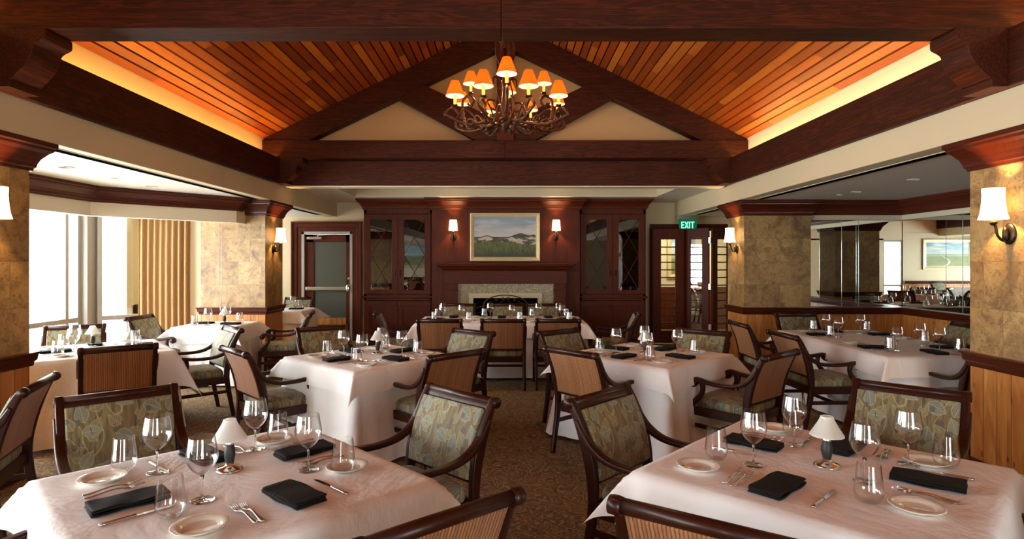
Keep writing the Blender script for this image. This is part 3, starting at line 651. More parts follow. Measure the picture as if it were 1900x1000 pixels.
# vestibule behind the folding door
b = MB().box(2.6, 5.6, 14.0, 14.1, 0, 2.8); b.box(2.5, 2.6, 12.1, 14.1, 0, 2.8); b.box(5.5, 5.6, 12.1, 14.1, 0, 2.8); struct(b.build('wall_vestibule', M['cream']))
b = MB().box(2.5, 5.6, 12.1, 14.1, 2.6, 2.8); struct(b.build('ceiling_vestibule', M['white']))
b = MB().box(2.6, 5.5, 13.97, 14.0, 0, 1.0); struct(b.build('wall_vestibule_wainscot', M['mahog']))
area_light('vestibule_added_fill', (4.0, 13.0, 2.58), (0, 0, 0), 0.8, 0.8, 40, (1, 0.9, 0.72))  # unseen fill lamp added to brighten the vestibule
# EXIT sign
r = empty('exit_sign', (3.52, 11.62, 2.495), 0, 'green illuminated EXIT sign hanging above the folding glass door', 'exit sign')
MB().box(-0.2, 0.2, -0.04, 0.04, -0.07, 0.0).build('housing', M['brushed'], r, bevel=0.004)
MB().prism([(-0.185, -0.07), (0.185, -0.07), (0.165, -0.27), (-0.165, -0.27)], 'y', -0.006, 0.006).build('sign_panel', M['exit_panel'], r)
L = MB(); h = 0.13; t = 0.02; w = 0.058; zb = -0.245
def bar2(x0, z0, x1, z1):
    d = Vector((x1-x0, z1-z0)).normalized(); nn_ = Vector((-d.y, d.x))*t*0.5
    L.prism([(x0+nn_.x, z0+nn_.y), (x1+nn_.x, z1+nn_.y), (x1-nn_.x, z1-nn_.y), (x0-nn_.x, z0-nn_.y)], 'y', -0.009, -0.006)
xe = -0.13
bar2(xe+t/2, zb, xe+t/2, zb+h); [bar2(xe, zb+q, xe+w, zb+q) for q in (t/2, h/2, h-t/2)]
xe = -0.055; bar2(xe, zb, xe+w, zb+h); bar2(xe, zb+h, xe+w, zb)
xe = 0.03; bar2(xe, zb, xe, zb+h)
xe = 0.055; bar2(xe, zb+h-t/2, xe+w+0.012, zb+h-t/2); bar2(xe+w/2+.006, zb, xe+w/2+.006, zb+h)
L.build('lettering', M['exit_green'], r)
# ------------------------------------------------------------------ cabinets and chimney breast
def moulding_box(b, x0, x1, y, z0, z1, fr, dep=0.012):   # raised frame of a panel on a face looking to -y
    b.box(x0, x1, y-dep, y, z0, z0+fr); b.box(x0, x1, y-dep, y, z1-fr, z1); b.box(x0, x0+fr, y-dep, y, z0+fr, z1-fr); b.box(x1-fr, x1, y-dep, y, z0+fr, z1-fr)
def cabinet(x0, x1, lab, ends):
    yf = 11.25; r = empty('china_cabinet', ((x0+x1)/2, yf, 0), 0, lab, 'cabinet', 'china cabinets beside the fireplace')
    inv = Matrix.Translation((-(x0+x1)/2, -yf, 0))
    def P(mb, nm, m, par=r, bev=0.003):
        o = mb.build(nm, m, par, bevel=bev)
        if par is r: o.matrix_parent_inverse = inv
        return o
    c = MB(); c.box(x0, x0+0.05, yf, 11.94, 0, 2.6); c.box(x1-0.05, x1, yf, 11.94, 0, 2.6); c.box(x0, x1, 11.9, 11.94, 0, 2.6)
    c.box(x0, x1, yf, 11.94, 2.5, 2.64); c.box(x0, x1, yf, 11.94, 0, 0.1); c.box(x0, x1, yf, 11.94, 0.86, 0.98); c.box(x0+0.05, x1-.05, yf+.05, 11.9, 1.7, 1.725)
    P(c, 'body', M['mahog'])
    ts = MB().mouldpath([(x0, 11.9), (x0, yf), (x1, yf), (x1, 11.9)], [(-.01, .90), (.02, .90), (.03, .915), (.03, .94), (-.01, .94)]); P(ts, 'waist_moulding', M['mahog_x'])
    cw = MB().mouldpath([(x0, 11.9), (x0, yf), (x1, yf), (x1, 11.9)], CROWN(2.784, 0.2, 0.13)); P(cw, 'crown', M['mahog_x'])
    mid = (x0+x1)/2+0.0
    for (a, c2, hx) in ((x0+0.02, mid-0.003, 1), (mid+0.003, x1-0.03, -1)):
        d = MB(); st = 0.11; z0, z1 = 0.985, 2.49
        d.box(a, a+st, yf-0.03, yf, z0, z1); d.box(c2-st, c2, yf-0.03, yf, z0, z1); d.box(a+st, c2-st, yf-0.03, yf, z0, z0+0.07); d.box(a+st, c2-st, yf-0.03, yf, z1-0.10, z1)
        dr = P(d, 'glass_door', M['mahog'])
        def sub(mb, nm, m):
            o = mb.build(nm, m, dr); return o
        ga, gc, gz0, gz1 = a+st, c2-st, z0+.07, z1-.10
        sub(MB().box(ga, gc, yf-0.014, yf-0.010, gz0, gz1), 'glass_pane', M['cab_pane'])
        lt = MB(); wv = gc-ga; hh = (gz1-gz0)/2.0
        for k in range(-1, 3):   # diamond lattice
            for s in (1, -1):
                zz0 = gz0+hh*(k); zz1 = zz0+hh*1.0
                p0 = Vector((ga if s > 0 else gc, zz0)); p1 = Vector((gc if s > 0 else ga, zz1))
                # clip to pane
                pts = []
                t0 = max(0.0, (gz0-p0.y)/(p1.y-p0.y)); t1 = min(1.0, (gz1-p0.y)/(p1.y-p0.y))
                if t1 > t0+0.01:
                    a0 = p0+(p1-p0)*t0; a1 = p0+(p1-p0)*t1; lt.tube([(a0.x, yf-0.02, a0.y), (a1.x, yf-0.02, a1.y)], 0.0055, 4, smooth=False)
        for k in (0.5,):
            for s in (1, -1):
                p0 = Vector((ga if s > 0 else gc, gz0+hh*0.5)); p1 = Vector((gc if s > 0 else ga, gz0+hh*1.5))
        sub(lt, 'lattice', M['mahog_x'])
        hx0 = c2-0.045 if hx > 0 else a+0.045
        sub(MB().tube([(hx0, yf-0.03, 1.33), (hx0, yf-0.06, 1.34), (hx0, yf-0.065, 1.38), (hx0, yf-0.06, 1.42), (hx0, yf-0.03, 1.43)], 0.008, 8), 'handle', M['bronze'])
        lo = MB(); lo.box(a, c2, yf-0.022, yf, 0.13, 0.85); l1 = P(lo, 'lower_door', M['mahog'])
        fm = MB(); moulding_box(fm, a, c2, yf-0.022, 0.13, 0.85, 0.09); fm.build('door_frame', M['mahog'], l1, bevel=0.003)
        MB().lathe([(0.006, 0), (0.008, .02), (0.013, .028), (0.01, .036)], 12).build('knob', M['bronze'], l1)
        kn = l1.children[-1]; kn.rotation_euler = (PI/2, 0, 0); kn.location = (hx0, yf-0.03, 0.77)
    return r
cabinet(-2.74, -1.44, 'tall mahogany cabinet with lattice glass doors beside the solid glazed door', 0)
cabinet(1.35, 2.61, 'tall mahogany cabinet with lattice glass doors beside the folding glass door', 0)
for i, xx in enumerate((-2.35, -1.85, 1.7, 2.2)):   # dark interior visible only as shelves: a bowl on each shelf
    pass
# chimney breast + mantel
r = empty('fireplace_mantel', (-0.05, 11.1, 0), 0, 'wide mahogany fireplace mantel and overmantel wall with granite surround', 'fireplace')
inv = Matrix.Translation((0.05, -11.1, 0))
def F(mb, nm, m, bev=0.003, par=r):
    o = mb.build(nm, m, par, bevel=bev); 
    if par is r: o.matrix_parent_inverse = inv
    return o
f = MB().box(-1.43, 1.34, 11.1, 11.93, 1.42, 2.7); f.box(-1.43, -0.95, 11.1, 11.93, 0, 1.42); f.box(0.85, 1.34, 11.1, 11.93, 0, 1.42); f.box(-.95, .85, 11.5, 11.93, 0, 1.42)
F(f, 'chimney_breast', M['mahog'])
F(MB().mouldpath([(-1.43, 11.3), (-1.43, 11.1), (1.34, 11.1), (1.34, 11.3)], CROWN(2.784, 0.22, 0.13)), 'crown', M['mahog_x'])
F(MB().box(-1.33, 1.23, 10.80, 11.1, 1.545, 1.575), 'mantel_shelf', M['mahog_x'], 0.008)
F(MB().mouldpath([(-1.18, 11.1), (-1.18, 10.95), (1.08, 10.95), (1.08, 11.1)], [(-.01, 1.545), (.13, 1.545), (.125, 1.52), (.09, 1.50), (.06, 1.46), (.03, 1.44), (.02, 1.42), (.02, 1.405), (-.01, 1.405)]), 'bed_moulding', M['mahog_x'])
F(MB().box(-1.18, 1.08, 10.95, 11.1, 1.19, 1.41), 'frieze', M['mahog_x'])
F(MB().mouldpath([(-1.18, 11.1), (-1.18, 10.95), (1.08, 10.95), (1.08, 11.1)], [(-.01, 1.185), (.02, 1.185), (.02, 1.20), (-.01, 1.20)]), 'frieze_bead', M['mahog_x'])
for xa, xb in ((-1.165, -0.945), (0.845, 1.065)):
    p = MB().box(xa, xb, 10.96, 11.1, 0.0, 1.19); p.box(xa-0.012, xb+0.012, 10.94, 11.1, 1.06, 1.075); p.box(xa-0.012, xb+0.012, 10.94, 11.1, 0, 0.16); F(p, 'pilaster', M['mahog'])
g = MB().box(-0.945, 0.845, 11.04, 11.12, 0.98, 1.185); g.box(-0.945, -0.72, 11.04, 11.12, 0, 0.98); g.box(0.62, 0.845, 11.04, 11.12, 0, 0.98); F(g, 'granite_surround', M['granite'])
g = MB().box(-0.73, 0.63, 11.01, 11.1, 0.92, 1.01); g.box(-0.73, -0.65, 11.01, 11.1, 0, 0.92); g.box(0.55, 0.63, 11.01, 11.1, 0, 0.92); F(g, 'marble_slip', M['marble'])
g = MB().box(-0.65, 0.55, 11.46, 11.5, 0, 0.94); g.box(-0.66, -0.65, 11.05, 11.5, 0, .94); g.box(0.55, 0.56, 11.05, 11.5, 0, .94); g.box(-0.65, .55, 11.05, 11.5, .93, .95); F(g, 'firebox', M['black'])
# fire screen
r = empty('fire_screen', (-0.05, 10.72, 0), 0, 'black wrought iron fire screen with arched scroll top before the fireplace', 'fire screen')
sc = MB(); sc.tube([(-0.4, 0, 0), (-0.4, 0, .80)], .008); sc.tube([(0.4, 0, 0), (0.4, 0, .80)], .008); sc.tube([(0.4*math.cos(a), 0, .80+.19*math.sin(a)) for a in [PI*i/20 for i in range(21)]], .01)
sc.tube([(-.4, 0, .8), (.4, 0, .8)], .006); sc.tube([(-.4, 0, .04), (.4, 0, .04)], .008)
sc.build('centre_frame', M['iron'], r)
def spiral(cx, cz, r0, turns, sg=1, a0=0, y=0.0, n=18): return [(cx+sg*r0*(1-i/n*.8)*math.cos(a0+turns*2*PI*i/n), y, cz+r0*(1-i/n*.8)*math.sin(a0+turns*2*PI*i/n)) for i in range(n+1)]
s2 = MB()
for sg in (-1, 1):
    s2.tube(spiral(sg*.05, .93, .035, 1.2, sg), .005, 6); s2.tube(spiral(sg*.17, .90, .03, 1.2, sg), .005, 6); s2.tube([(sg*.05, 0, .80), (sg*.1, 0, .86), (sg*.02, 0, .9), (sg*.05, 0, .96)], .004, 6)
    s2.tube([(sg*.25, 0, .81), (sg*.3, 0, .86), (sg*.22, 0, .88)], .004, 6)
s2.build('scrollwork', M['iron'], r)
MB().box(-.4, .4, 0.004, 0.006, .04, .80).build('mesh_panel', M['black'], r)
for sg in (-1, 1):
    w_ = MB(); P0, P1 = Vector((sg*.405, 0)), Vector((sg*.66, .12))
    for q in (P0, P1): w_.tube([(q.x, q.y, 0), (q.x, q.y, .80 if q is P0 else .76)], .007)
    w_.tube([(P0.x, P0.y, .80), ((P0.x+P1.x)/2, .06, .75), (P1.x, P1.y, .79)], .006); w_.tube([(P0.x, P0.y, .7), ((P0.x+P1.x)/2, .06, .65), (P1.x, P1.y, .69)], .005)
    w_.build('side_wing', M['iron'], r)
# ------------------------------------------------------------------ paintings
def hash2(i, j): return (math.sin(i*127.1+j*311.7)*43758.5453) % 1.0
def vn(x, y):
    i, j = math.floor(x), math.floor(y); fx, fy = x-i, y-j; fx = fx*fx*(3-2*fx); fy = fy*fy*(3-2*fy)
    return (hash2(i, j)*(1-fx)+hash2(i+1, j)*fx)*(1-fy)+(hash2(i, j+1)*(1-fx)+hash2(i+1, j+1)*fx)*fy
def fbm(x, y, o=4): return sum(vn(x*2**k, y*2**k)*0.5**k for k in range(o))/1.875
def lerp(a, b, t): t = max(0, min(1, t)); return tuple(p*(1-t)+q*t for p, q in zip(a, b))
def dunes(u, v):   # u right, v up
    hz = 0.50
    if v > hz:
        t = (v-hz)/(1-hz); c = lerp((205, 200, 190), (140, 160, 182), t*1.1)
        cl = fbm(u*3+5, v*9); c = lerp(c, (216, 208, 204), (cl-.45)*2.2)
        c = lerp(c, (150, 148, 160), (fbm(u*2.5, v*11+9)-.58)*3.5)
    else: c = (72, 88, 100)
    ridge = hz-0.03+0.03*fbm(u*6, 1)+(0.055*math.exp(-((u-.2)/.09)**2))+(0.10*math.exp(-((u-.76)/.14)**2))+(0.05*math.exp(-((u-.97)/.06)**2))-0.05*(u < .06)
    if v < ridge+0.012*fbm(u*40, 3):
        d = (ridge-v)/0.22; n = fbm(u*9+v*6, v*16-u*4)
        c = lerp((66, 62, 34), (198, 184, 158), (n-.44)*7)
        if d < .12: c = lerp(c, (52, 50, 32), .7)
        c = lerp(c, (120, 122, 132), (fbm(u*14, v*20+7)-.55)*3)
    gz = 0.33+0.03*math.sin(u*5)+0.05*fbm(u*8, 9)
    if v < gz:
        n = fbm(u*60, v*14); c = lerp((44, 50, 20), (104, 112, 48), n+(v-.15)*1.2); c = lerp(c, (40, 38, 18), (0.14-v)*5)
    return c
def valley(u, v):
    if v > .5:
        c = lerp((196, 206, 206), (120, 170, 212), (v-.5)*2.2); c = lerp(c, (232, 232, 226), (fbm(u*4, v*8)-.45)*3)
    else:
        c = lerp((96, 122, 84), (150, 152, 96), fbm(u*10, v*12)); c = lerp(c, (178, 190, 186), (1-abs(v-.45)*16)*.8)
        if abs(u-.45-.1*math.sin(v*9)) < .05*(0.6-v): c = (206, 206, 190)
    return c
def painting(name, W_, H_, fw, fn, loc, rz, lab, fm, nx=190, nz=124):
    r = empty(name, loc, rz, lab, 'painting')
    vs = []; cols = []
    for j in range(nz+1):
        for i in range(nx+1):
            u, v = i/nx, j/nz; vs.append((-W_/2+W_*u, -0.012, -H_/2+H_*v)); c = fn(u, v); cols.append(srgb(*[max(11, min(255, q)) for q in c]))
    fs = [(j*(nx+1)+i, j*(nx+1)+i+1, (j+1)*(nx+1)+i+1, (j+1)*(nx+1)+i) for j in range(nz) for i in range(nx)]
    me = bpy.data.meshes.new('canvas'); me.from_pydata(vs, [], fs)
    a = me.color_attributes.new('paint', 'FLOAT_COLOR', 'POINT')
    for k, c in enumerate(cols): a.data[k].color = c+(1,)
    n = NT(name+'_canvas_paint'); at = n.n('Attribute', attribute_name='paint'); me.materials.append(n.pr(at.outputs['Color'], 0.45))
    o = bpy.data.objects.new('canvas', me); C.objects.link(o); o.parent = r
    # frame: mitred profile
    pr = [(0, -0.008), (0, -0.02), (fw*.15, -0.022), (fw*.25, -0.034), (fw*.75, -0.05), (fw, -0.045), (fw, 0.0), (0, 0.0)]
    k = len(pr); vs = []
    for (px, pz, dx, dz) in ((-W_/2, -H_/2, -1, -1), (W_/2, -H_/2, 1, -1), (W_/2, H_/2, 1, 1), (-W_/2, H_/2, -1, 1)):
        for (o_, y_) in pr: vs.append((px+dx*o_, y_, pz+dz*o_))
    fs = [(i*k+a_, i*k+(a_+1) % k, ((i+1) % 4)*k+(a_+1) % k, ((i+1) % 4)*k+a_) for i in range(4) for a_ in range(k)]
    MB().add(vs, fs, False).build('frame', fm, r, bevel=0.002)
    return r
painting('painting', 1.155, 0.745, 0.075, dunes, (-0.06, 11.1, 2.055), 0, 'gold framed painting of sand dunes and grass above the mantel', M['gilt'])
painting('painting', 1.5, 0.82, 0.13, valley, (-3.75, -3.27, 1.85), PI, 'pale framed landscape painting on the cream wall seen in the mirrors', M['silverframe'], 90, 50)
painting('painting', 0.6, 0.9, 0.1, valley, (4.15, 14.0, 1.75), 0, 'framed blue landscape painting seen through the folding glass door', M['gilt'], 50, 60)
# ------------------------------------------------------------------ wall sconces
def sconce(loc, rz, lab, pleat=False, power=6):
    r = empty('wall_sconce', loc, rz, lab, 'wall lamp', 'shaded wall sconces')   # wall behind at local y=0, lamp towards -y
    p = MB().lathe([(0.055, 0), (0.055, 0.008), (0.045, 0.014), (0.03, 0.018)], 28); o = p.build('backplate', M['bronze'], r); o.rotation_euler = (PI/2, 0, 0); o.scale = (1, 1.35, 1)
    a = MB().tube(cr([(0, -0.015, -0.03), (0, -0.05, -0.045), (0, -0.085, -0.01), (0, -0.10, 0.05), (0, -0.115, 0.075)], 6), 0.009, 10)
    a.lathe([(0.008, -0.05), (0.02, -0.03), (0.02, 0.02), (0.012, 0.05)], 14, (0, -0.03, 0)); a.lathe([(0.012, 0.06), (0.025, 0.075), (0.022, 0.085), (0.012, 0.09)], 14, (0, -0.115, 0)); a.build('arm', M['bronze'], r)
    MB().lathe([(0.011, 0.085), (0.011, 0.15)], 12, (0, -0.115, 0)).build('candle_tube', M['candle'], r)
    MB().lathe([(0.004, 0.15), (0.016, 0.165), (0.012, 0.19), (0.003, 0.205)], 12, (0, -0.115, 0)).build('bulb', M['bulb'], r)
    wb = (lambda a, z: 0.035*math.sin(a*24)) if pleat else None
    h0 = 0.10 if not pleat else 0.11
    prf = [(0.088, h0), (0.076, h0+.04), (0.068, h0+.10), (0.064, h0+.16), (0.066, h0+.215)] if not pleat else [(0.08, h0), (0.075, h0+.07), (0.068, h0+.15), (0.064, h0+.2)]
    s = MB().lathe(prf, 72 if pleat else 32, (0, -0.115, 0), cap=False, wob=wb).build('lamp_shade', M['shade_white'], r)
    m_ = s.modifiers.new('s', 'SOLIDIFY'); m_.thickness = 0.002
    w = Matrix.Rotation(rz, 4, 'Z') @ Vector((0, -0.115, 0.19)); point_light('sconce_light', Vector(loc)+w, power, (1, .62, .27), 0.02)
    return r
sconce((3.47, 4.10, 1.79), math.radians(-90), 'lit sconce with white shade on the near tiled pillar, mirror side', power=42)
sconce((-3.57, 4.00, 1.79), math.radians(90), 'lit sconce with white shade on the near tiled pillar, window side', power=36)
sconce((3.47, 8.98, 1.79), math.radians(-90), 'small lit sconce on the far tiled pillar next to the folding door', power=28)
sconce((-3.57, 9.0, 1.79), math.radians(90), 'small lit sconce on the far tiled pillar next to the glazed door', power=28)
sconce((-1.02, 11.1, 2.06), 0, 'lit pleated sconce on the overmantel, on the window side of the painting', True, 22)
sconce((0.89, 11.1, 2.06), 0, 'lit pleated sconce on the overmantel, on the mirror side of the painting', True, 22)
# ------------------------------------------------------------------ chandelier
CH = Vector((-0.035, 6.55, 0))
r = empty('chandelier', (CH.x, CH.y, 0), 0, 'wrought iron chandelier with twelve amber shades hanging from the vaulted ceiling', 'chandelier')
b = MB().tube([(0, 0, 3.12), (0, 0, 5.15)], 0.016, 10); b.lathe([(0.03, 3.08), (0.05, 3.14), (0.03, 3.2), (0.045, 3.3), (0.025, 3.5), (0.035, 3.75), (0.02, 3.95)], 14); b.lathe([(0.02, 5.0), (0.1, 5.06), (0.1, 5.14)], 18); b.build('stem', M['iron'], r)
b = MB()
for k in range(4):   # scroll cage above and below
    a = k*PI/2+.4; u = Vector((math.cos(a), math.sin(a), 0))
    pts = cr([(0.05, 3.12), (0.16, 3.14), (0.24, 3.24), (0.2, 3.36), (0.11, 3.35), (0.12, 3.27), (0.17, 3.28)], 6); b.tube([u*p[0]+Vector((0, 0, p[1])) for p in pts], 0.012, 7)
    pts = cr([(0.03, 3.72), (0.10, 3.85), (0.11, 4.0), (0.06, 4.12), (0.13, 4.2), (0.17, 4.12), (0.14, 4.07)], 6); b.tube([u*p[0]+Vector((0, 0, p[1])) for p in pts], 0.011, 7)
    pts = cr([(0.03, 3.3), (0.09, 3.45), (0.06, 3.6), (0.13, 3.62), (0.14, 3.54)], 6); b.tube([u*p[0]+Vector((0, 0, p[1])) for p in pts], 0.010, 7)
b.build('scroll_cage', M['iron'], r)
def leafv(b, base, out, up, L_, W2, curl=0.4):
    s = out.cross(up).normalized(); vs = []; n = 6
    for i in range(n+1):
        t = i/n; c = base+out*(L_*t)+up*(L_*curl*math.sin(t*PI)*1.0-L_*0.35*t*t*0); w = W2*math.sin(PI*min(1, t*0.9+0.1))*(1.0 if i % 2 else 0.78)
        vs += [c-s*w, c+up*(0.25*w), c+s*w]
    fs = []
    for i in range(n): fs += [(i*3, i*3+1, i*3+4, i*3+3), (i*3+1, i*3+2, i*3+5, i*3+4)]
    b.add(vs, fs, True)
b = MB(); rr_ = random.Random(3)
for k in range(30):
    a = k*2*PI/30*3.7; u = Vector((math.cos(a), math.sin(a), 0)); rad = 0.04+0.34*(k/30); leafv(b, u*rad+Vector((0, 0, 3.15+rr_.uniform(-.03, .03))), (u+Vector((rr_.uniform(-.5, .5), rr_.uniform(-.5, .5), rr_.uniform(-.25, .35)))).normalized(), Vector((0, 0, -1)), .13, .035)
o = b.build('leaf_cluster', M['iron'], r); m_ = o.modifiers.new('s', 'SOLIDIFY'); m_.thickness = 0.003
big = [(-0.015, 5.95, 3.48, .105), (-.255, 6.10, 3.40, .105), (.21, 6.10, 3.40, .105), (-.575, 6.42, 3.39, .103), (.545, 6.42, 3.39, .103),
       (-.425, 6.75, 3.62, .09), (.405, 6.75, 3.62, .09), (.01, 7.0, 3.59, .087), (-.535, 6.95, 3.44, .09), (.575, 6.95, 3.44, .09), (-.24, 7.15, 3.40, .09), (.27, 7.15, 3.42, .09)]
for (x, y, z, rad) in big:
    p = Vector((x-CH.x, y-CH.y, z)); u = Vector((p.x, p.y, 0)); R = u.length; u.normalize(); s = rad/0.105
    a = MB(); zz = z-0.10
    pts = cr([(0.06, 3.17), (R*.45, 3.12), (R*.8, 3.13+(zz-3.4)*.3), (R+.07, 3.17), (R+.11, zz-.10), (R+.03, zz-.03), (R-.04, zz-.09), (R, zz-.15), (R+.04, zz-.12)], 6)
    a.tube([u*q[0]+Vector((0, 0, q[1])) for q in pts], 0.016, 7)
    a.tube([u*(R+.05)+Vector((0, 0, zz-.05)), u*R+Vector((0, 0, zz-.01))], .010, 7)
    pts2 = cr([(R*.55, 3.13), (R*.7, 3.22), (R*.85, 3.25), (R*.9, 3.16), (R*.8, 3.14)], 5); a.tube([u*q[0]+Vector((0, 0, q[1])) for q in pts2], 0.010, 6)
    for k in range(3): leafv(a, u*(R*(.35+.22*k))+Vector((0, 0, 3.12)), (u+Vector((0, 0, -.3+.3*k))).normalized(), Vector((0, 0, 1)), .12, .03, -.3)
    am = a.build('arm', M['iron'], r)
    c = MB()
    for k in range(6):
        ang = k*PI/3; uu = Vector((math.cos(ang), math.sin(ang), 0)); leafv(c, Vector((p.x, p.y, zz-.015)), (uu+Vector((0, 0, .5))).normalized(), Vector((0, 0, 1)), .06*s, .018*s, -.2)
    c.lathe([(.01, -.02), (.03*s, 0), (.02, .01)], 12, (p.x, p.y, zz)); c.build('leaf_cup', M['iron'], am)
    MB().lathe([(.017*s, .0), (.017*s, .11*s)], 12, (p.x, p.y, zz+.01)).build('candle_tube', M['candle'], am)
    MB().lathe([(.006, 0), (.02*s, .02), (.016*s, .045), (.004, .065)], 12, (p.x, p.y, zz+.01+.11*s)).build('bulb', M['bulb'], am)
    sh = MB().lathe([(rad, 0), (rad*.42, .165*s)], 32, (p.x, p.y, z), cap=False); sh.cur = 0
    so = sh.build('lamp_shade', M['shade_orange'], r)
    li = MB().lathe([(rad*.97, .001), (rad*.40, .163*s)], 32, (p.x, p.y, z), cap=False).build('shade_lining', M['shade_lining'], so)
for (x, y, z) in ((-.03, 5.95, 3.55), (-.57, 6.42, 3.46), (.54, 6.42, 3.46), (-.3, 6.9, 3.6), (.3, 6.9, 3.6)):
    point_light('chandelier_light', (x, y, z-.03), 10, (1, .58, .22), 0.03)

# ------------------------------------------------------------------ chairs
def rr_section(hw, hn, rad, k=3):
    pts = []
    rad = min(rad, hw*.95, hn*.95)
    for (cx, cy, a0) in ((hw-rad, hn-rad, 0), (-(hw-rad), hn-rad, PI/2), (-(hw-rad), -(hn-rad), PI), (hw-rad, -(hn-rad), 1.5*PI)):
        for i in range(k+1): a = a0+i*PI/2/k; pts.append((cx+rad*math.cos(a), cy+rad*math.sin(a)))
    return pts
def sweep_yz(b, pts, x, hw, rad=0.008, k=6, smoothpts=True):   # pts: (y, z, half thickness)
    P = cr(pts, k) if smoothpts else pts; n = len(P); vs = []; m = None
    for i, (y, z, h) in enumerate(P):
        a, c = P[max(i-1, 0)], P[min(i+1, n-1)]; ty, tz = c[0]-a[0], c[1]-a[1]; l = math.hypot(ty, tz) or 1; ny, nz = -tz/l, ty/l
        sec = rr_section(hw, h, rad); m = len(sec)
        for (sx, sn) in sec: vs.append((x+sx, y+ny*sn, z+nz*sn))
    fs = [(i*m+q, i*m+(q+1) % m, (i+1)*m+(q+1) % m, (i+1)*m+q) for i in range(n-1) for q in range(m)]
    fs += [tuple(range(m))[::-1], tuple((n-1)*m+q for q in range(m))]
    return b.add(vs, fs, True)
BACK = [(-.232, .40), (-.236, .50), (-.252, .60), (-.280, .70), (-.318, .79), (-.350, .85)]
def make_chair():
    r = empty('dining_armchair'); W2 = .262
    # rear legs
    for sx in (-1, 1):
        l = MB(); sweep_yz(l, [(-.30, 0.0, .019), (-.272, .15, .021), (-.245, .30, .024), (-.232, .42, .025)], sx*W2, .017); l.build('leg', M['chair'], r)
    for sx in (-1, 1):
        l = MB(); sweep_yz(l, [(.262, 0.0, .017), (.258, .2, .020), (.252, .36, .024), (.248, .42, .025)], sx*(W2+.004), .019); l.build('leg', M['chair'], r)
    f = MB()
    for sx in (-1, 1):
        sweep_yz(f, [(-.232, .40, .025), (-.236, .50, .028), (-.252, .60, .031), (-.280, .70, .030), (-.318, .79, .024), (-.348, .85, .020), (-.372, .885, .018), (-.385, .882, .016)], sx*W2, .018)
        sc_ = [(-.377+.024*math.cos(a), .872+.024*math.sin(a), .012) for a in [i*PI/6 for i in range(13)]]
        f.tube([(sx*(W2-.018), -.376, .874), (sx*(W2+.021), -.376, .874)], .028, 16)
    f.tube([(-W2, -.374, .876), (W2, -.374, .876)], .024, 14)
    sweep_yz(f, [(-.346, .842, .010), (-.356, .858, .014), (-.370, .872, .018)], 0, W2-.01, .004)
    sweep_yz(f, [(-.236, .495, .016), (-.238, .525, .016)], 0, W2-.01, .004, 2)
    f.build('back_frame', M['chair'], r)
    p = MB()
    def off(d): return [(y-d*.97, z, .011) for (y, z) in BACK[1:]]
    sweep_yz(p, [(y+.020+.008*math.sin((z-.5)/.34*PI), z, .015) for (y, z) in [(-.237, .515), (-.252, .60), (-.280, .70), (-.315, .785), (-.342, .846)]], 0, .243, .010); p.build('backrest', M['leaf'], r)
    p = MB(); sweep_yz(p, [(y-.016, z, .009) for (y, z) in [(-.237, .515), (-.252, .60), (-.280, .70), (-.315, .785), (-.342, .846)]], 0, .243, .005); p.build('back_panel', M['rib'], r)
    # arms
    for sx in (-1, 1):
        a = MB(); xx = sx*(W2+.004)
        sweep_yz(a, [(-.325, .80, .012), (-.290, .735, .020), (-.235, .675, .019), (-.15, .632, .016), (-.04, .618, .015), (.08, .622, .016), (.16, .634, .017), (.205, .634, .020), (.232, .618, .018), (.236, .594, .014), (.218, .582, .012), (.206, .592, .010)], xx, .024, .010)
        sweep_yz(a, [(.150, .630, .018), (.138, .575, .017), (.150, .525, .018), (.190, .475, .020), (.228, .435, .022), (.246, .395, .023)], xx, .019)
        a.tube([(xx-.026, .214, .607), (xx+.026, .214, .607)], .026, 14); a.build('arm', M['chair'], r)
    s = MB(); s.box(-W2+.01, W2-.01, .232, .262, .345, .415); s.box(-W2+.01, W2-.01, -.245, -.22, .345, .415)
    for sx in (-1, 1): s.box(sx*(W2-.012), sx*(W2+.014), -.23, .25, .345, .415)
    s.build('seat_frame', M['chair'], r, bevel=.004)
    # cushion: puffy rounded slab
    n = 14; vs = []; fs = []
    rings = [(-1, .93, .40), (0, .99, .415), (0, 1.0, .44), (0, .985, .465), (0, .93, .485), (0, .75, .497), (0, .4, .503), (0, .02, .505)]
    hx, y0, y1 = .247, -.222, .268; cy, hy = (y0+y1)/2, (y1-y0)/2; K = 40
    for (_, sc2, z) in rings:
        for k in range(K):
            a = 2*PI*k/K; ca, sa = math.cos(a), math.sin(a); e = .22
            vs.append((hx*sc2*math.copysign(abs(ca)**e, ca), cy+hy*sc2*math.copysign(abs(sa)**e, sa), z))
    fs = [(i*K+k, i*K+(k+1) % K, (i+1)*K+(k+1) % K, (i+1)*K+k) for i in range(len(rings)-1) for k in range(K)]; fs.append(tuple(range(K))[::-1]); fs.append(tuple((len(rings)-1)*K+k for k in range(K)))
    MB().add(vs, fs, True).build('seat', M['leaf_seat'], r)
    for sx in (-1, 1):
        t = MB(); t.box(sx*W2-.011, sx*W2+.011, -.25, .25, .245, .278); t.build('stretcher', M['chair'], r, bevel=.003)
    t = MB(); t.box(-W2+.01, W2-.01, -.02, .004, .247, .276); t.build('stretcher', M['chair'], r, bevel=.003)
    return r
chair0 = make_chair(); used = [False]
def chair(x, y, deg, lab, grp):
    o = chair0 if not used[0] else copy_tree(chair0); used[0] = True
    o.location = (x, y, 0); o.rotation_euler = (0, 0, math.radians(deg)); tag(o, lab, 'chair', grp); return o

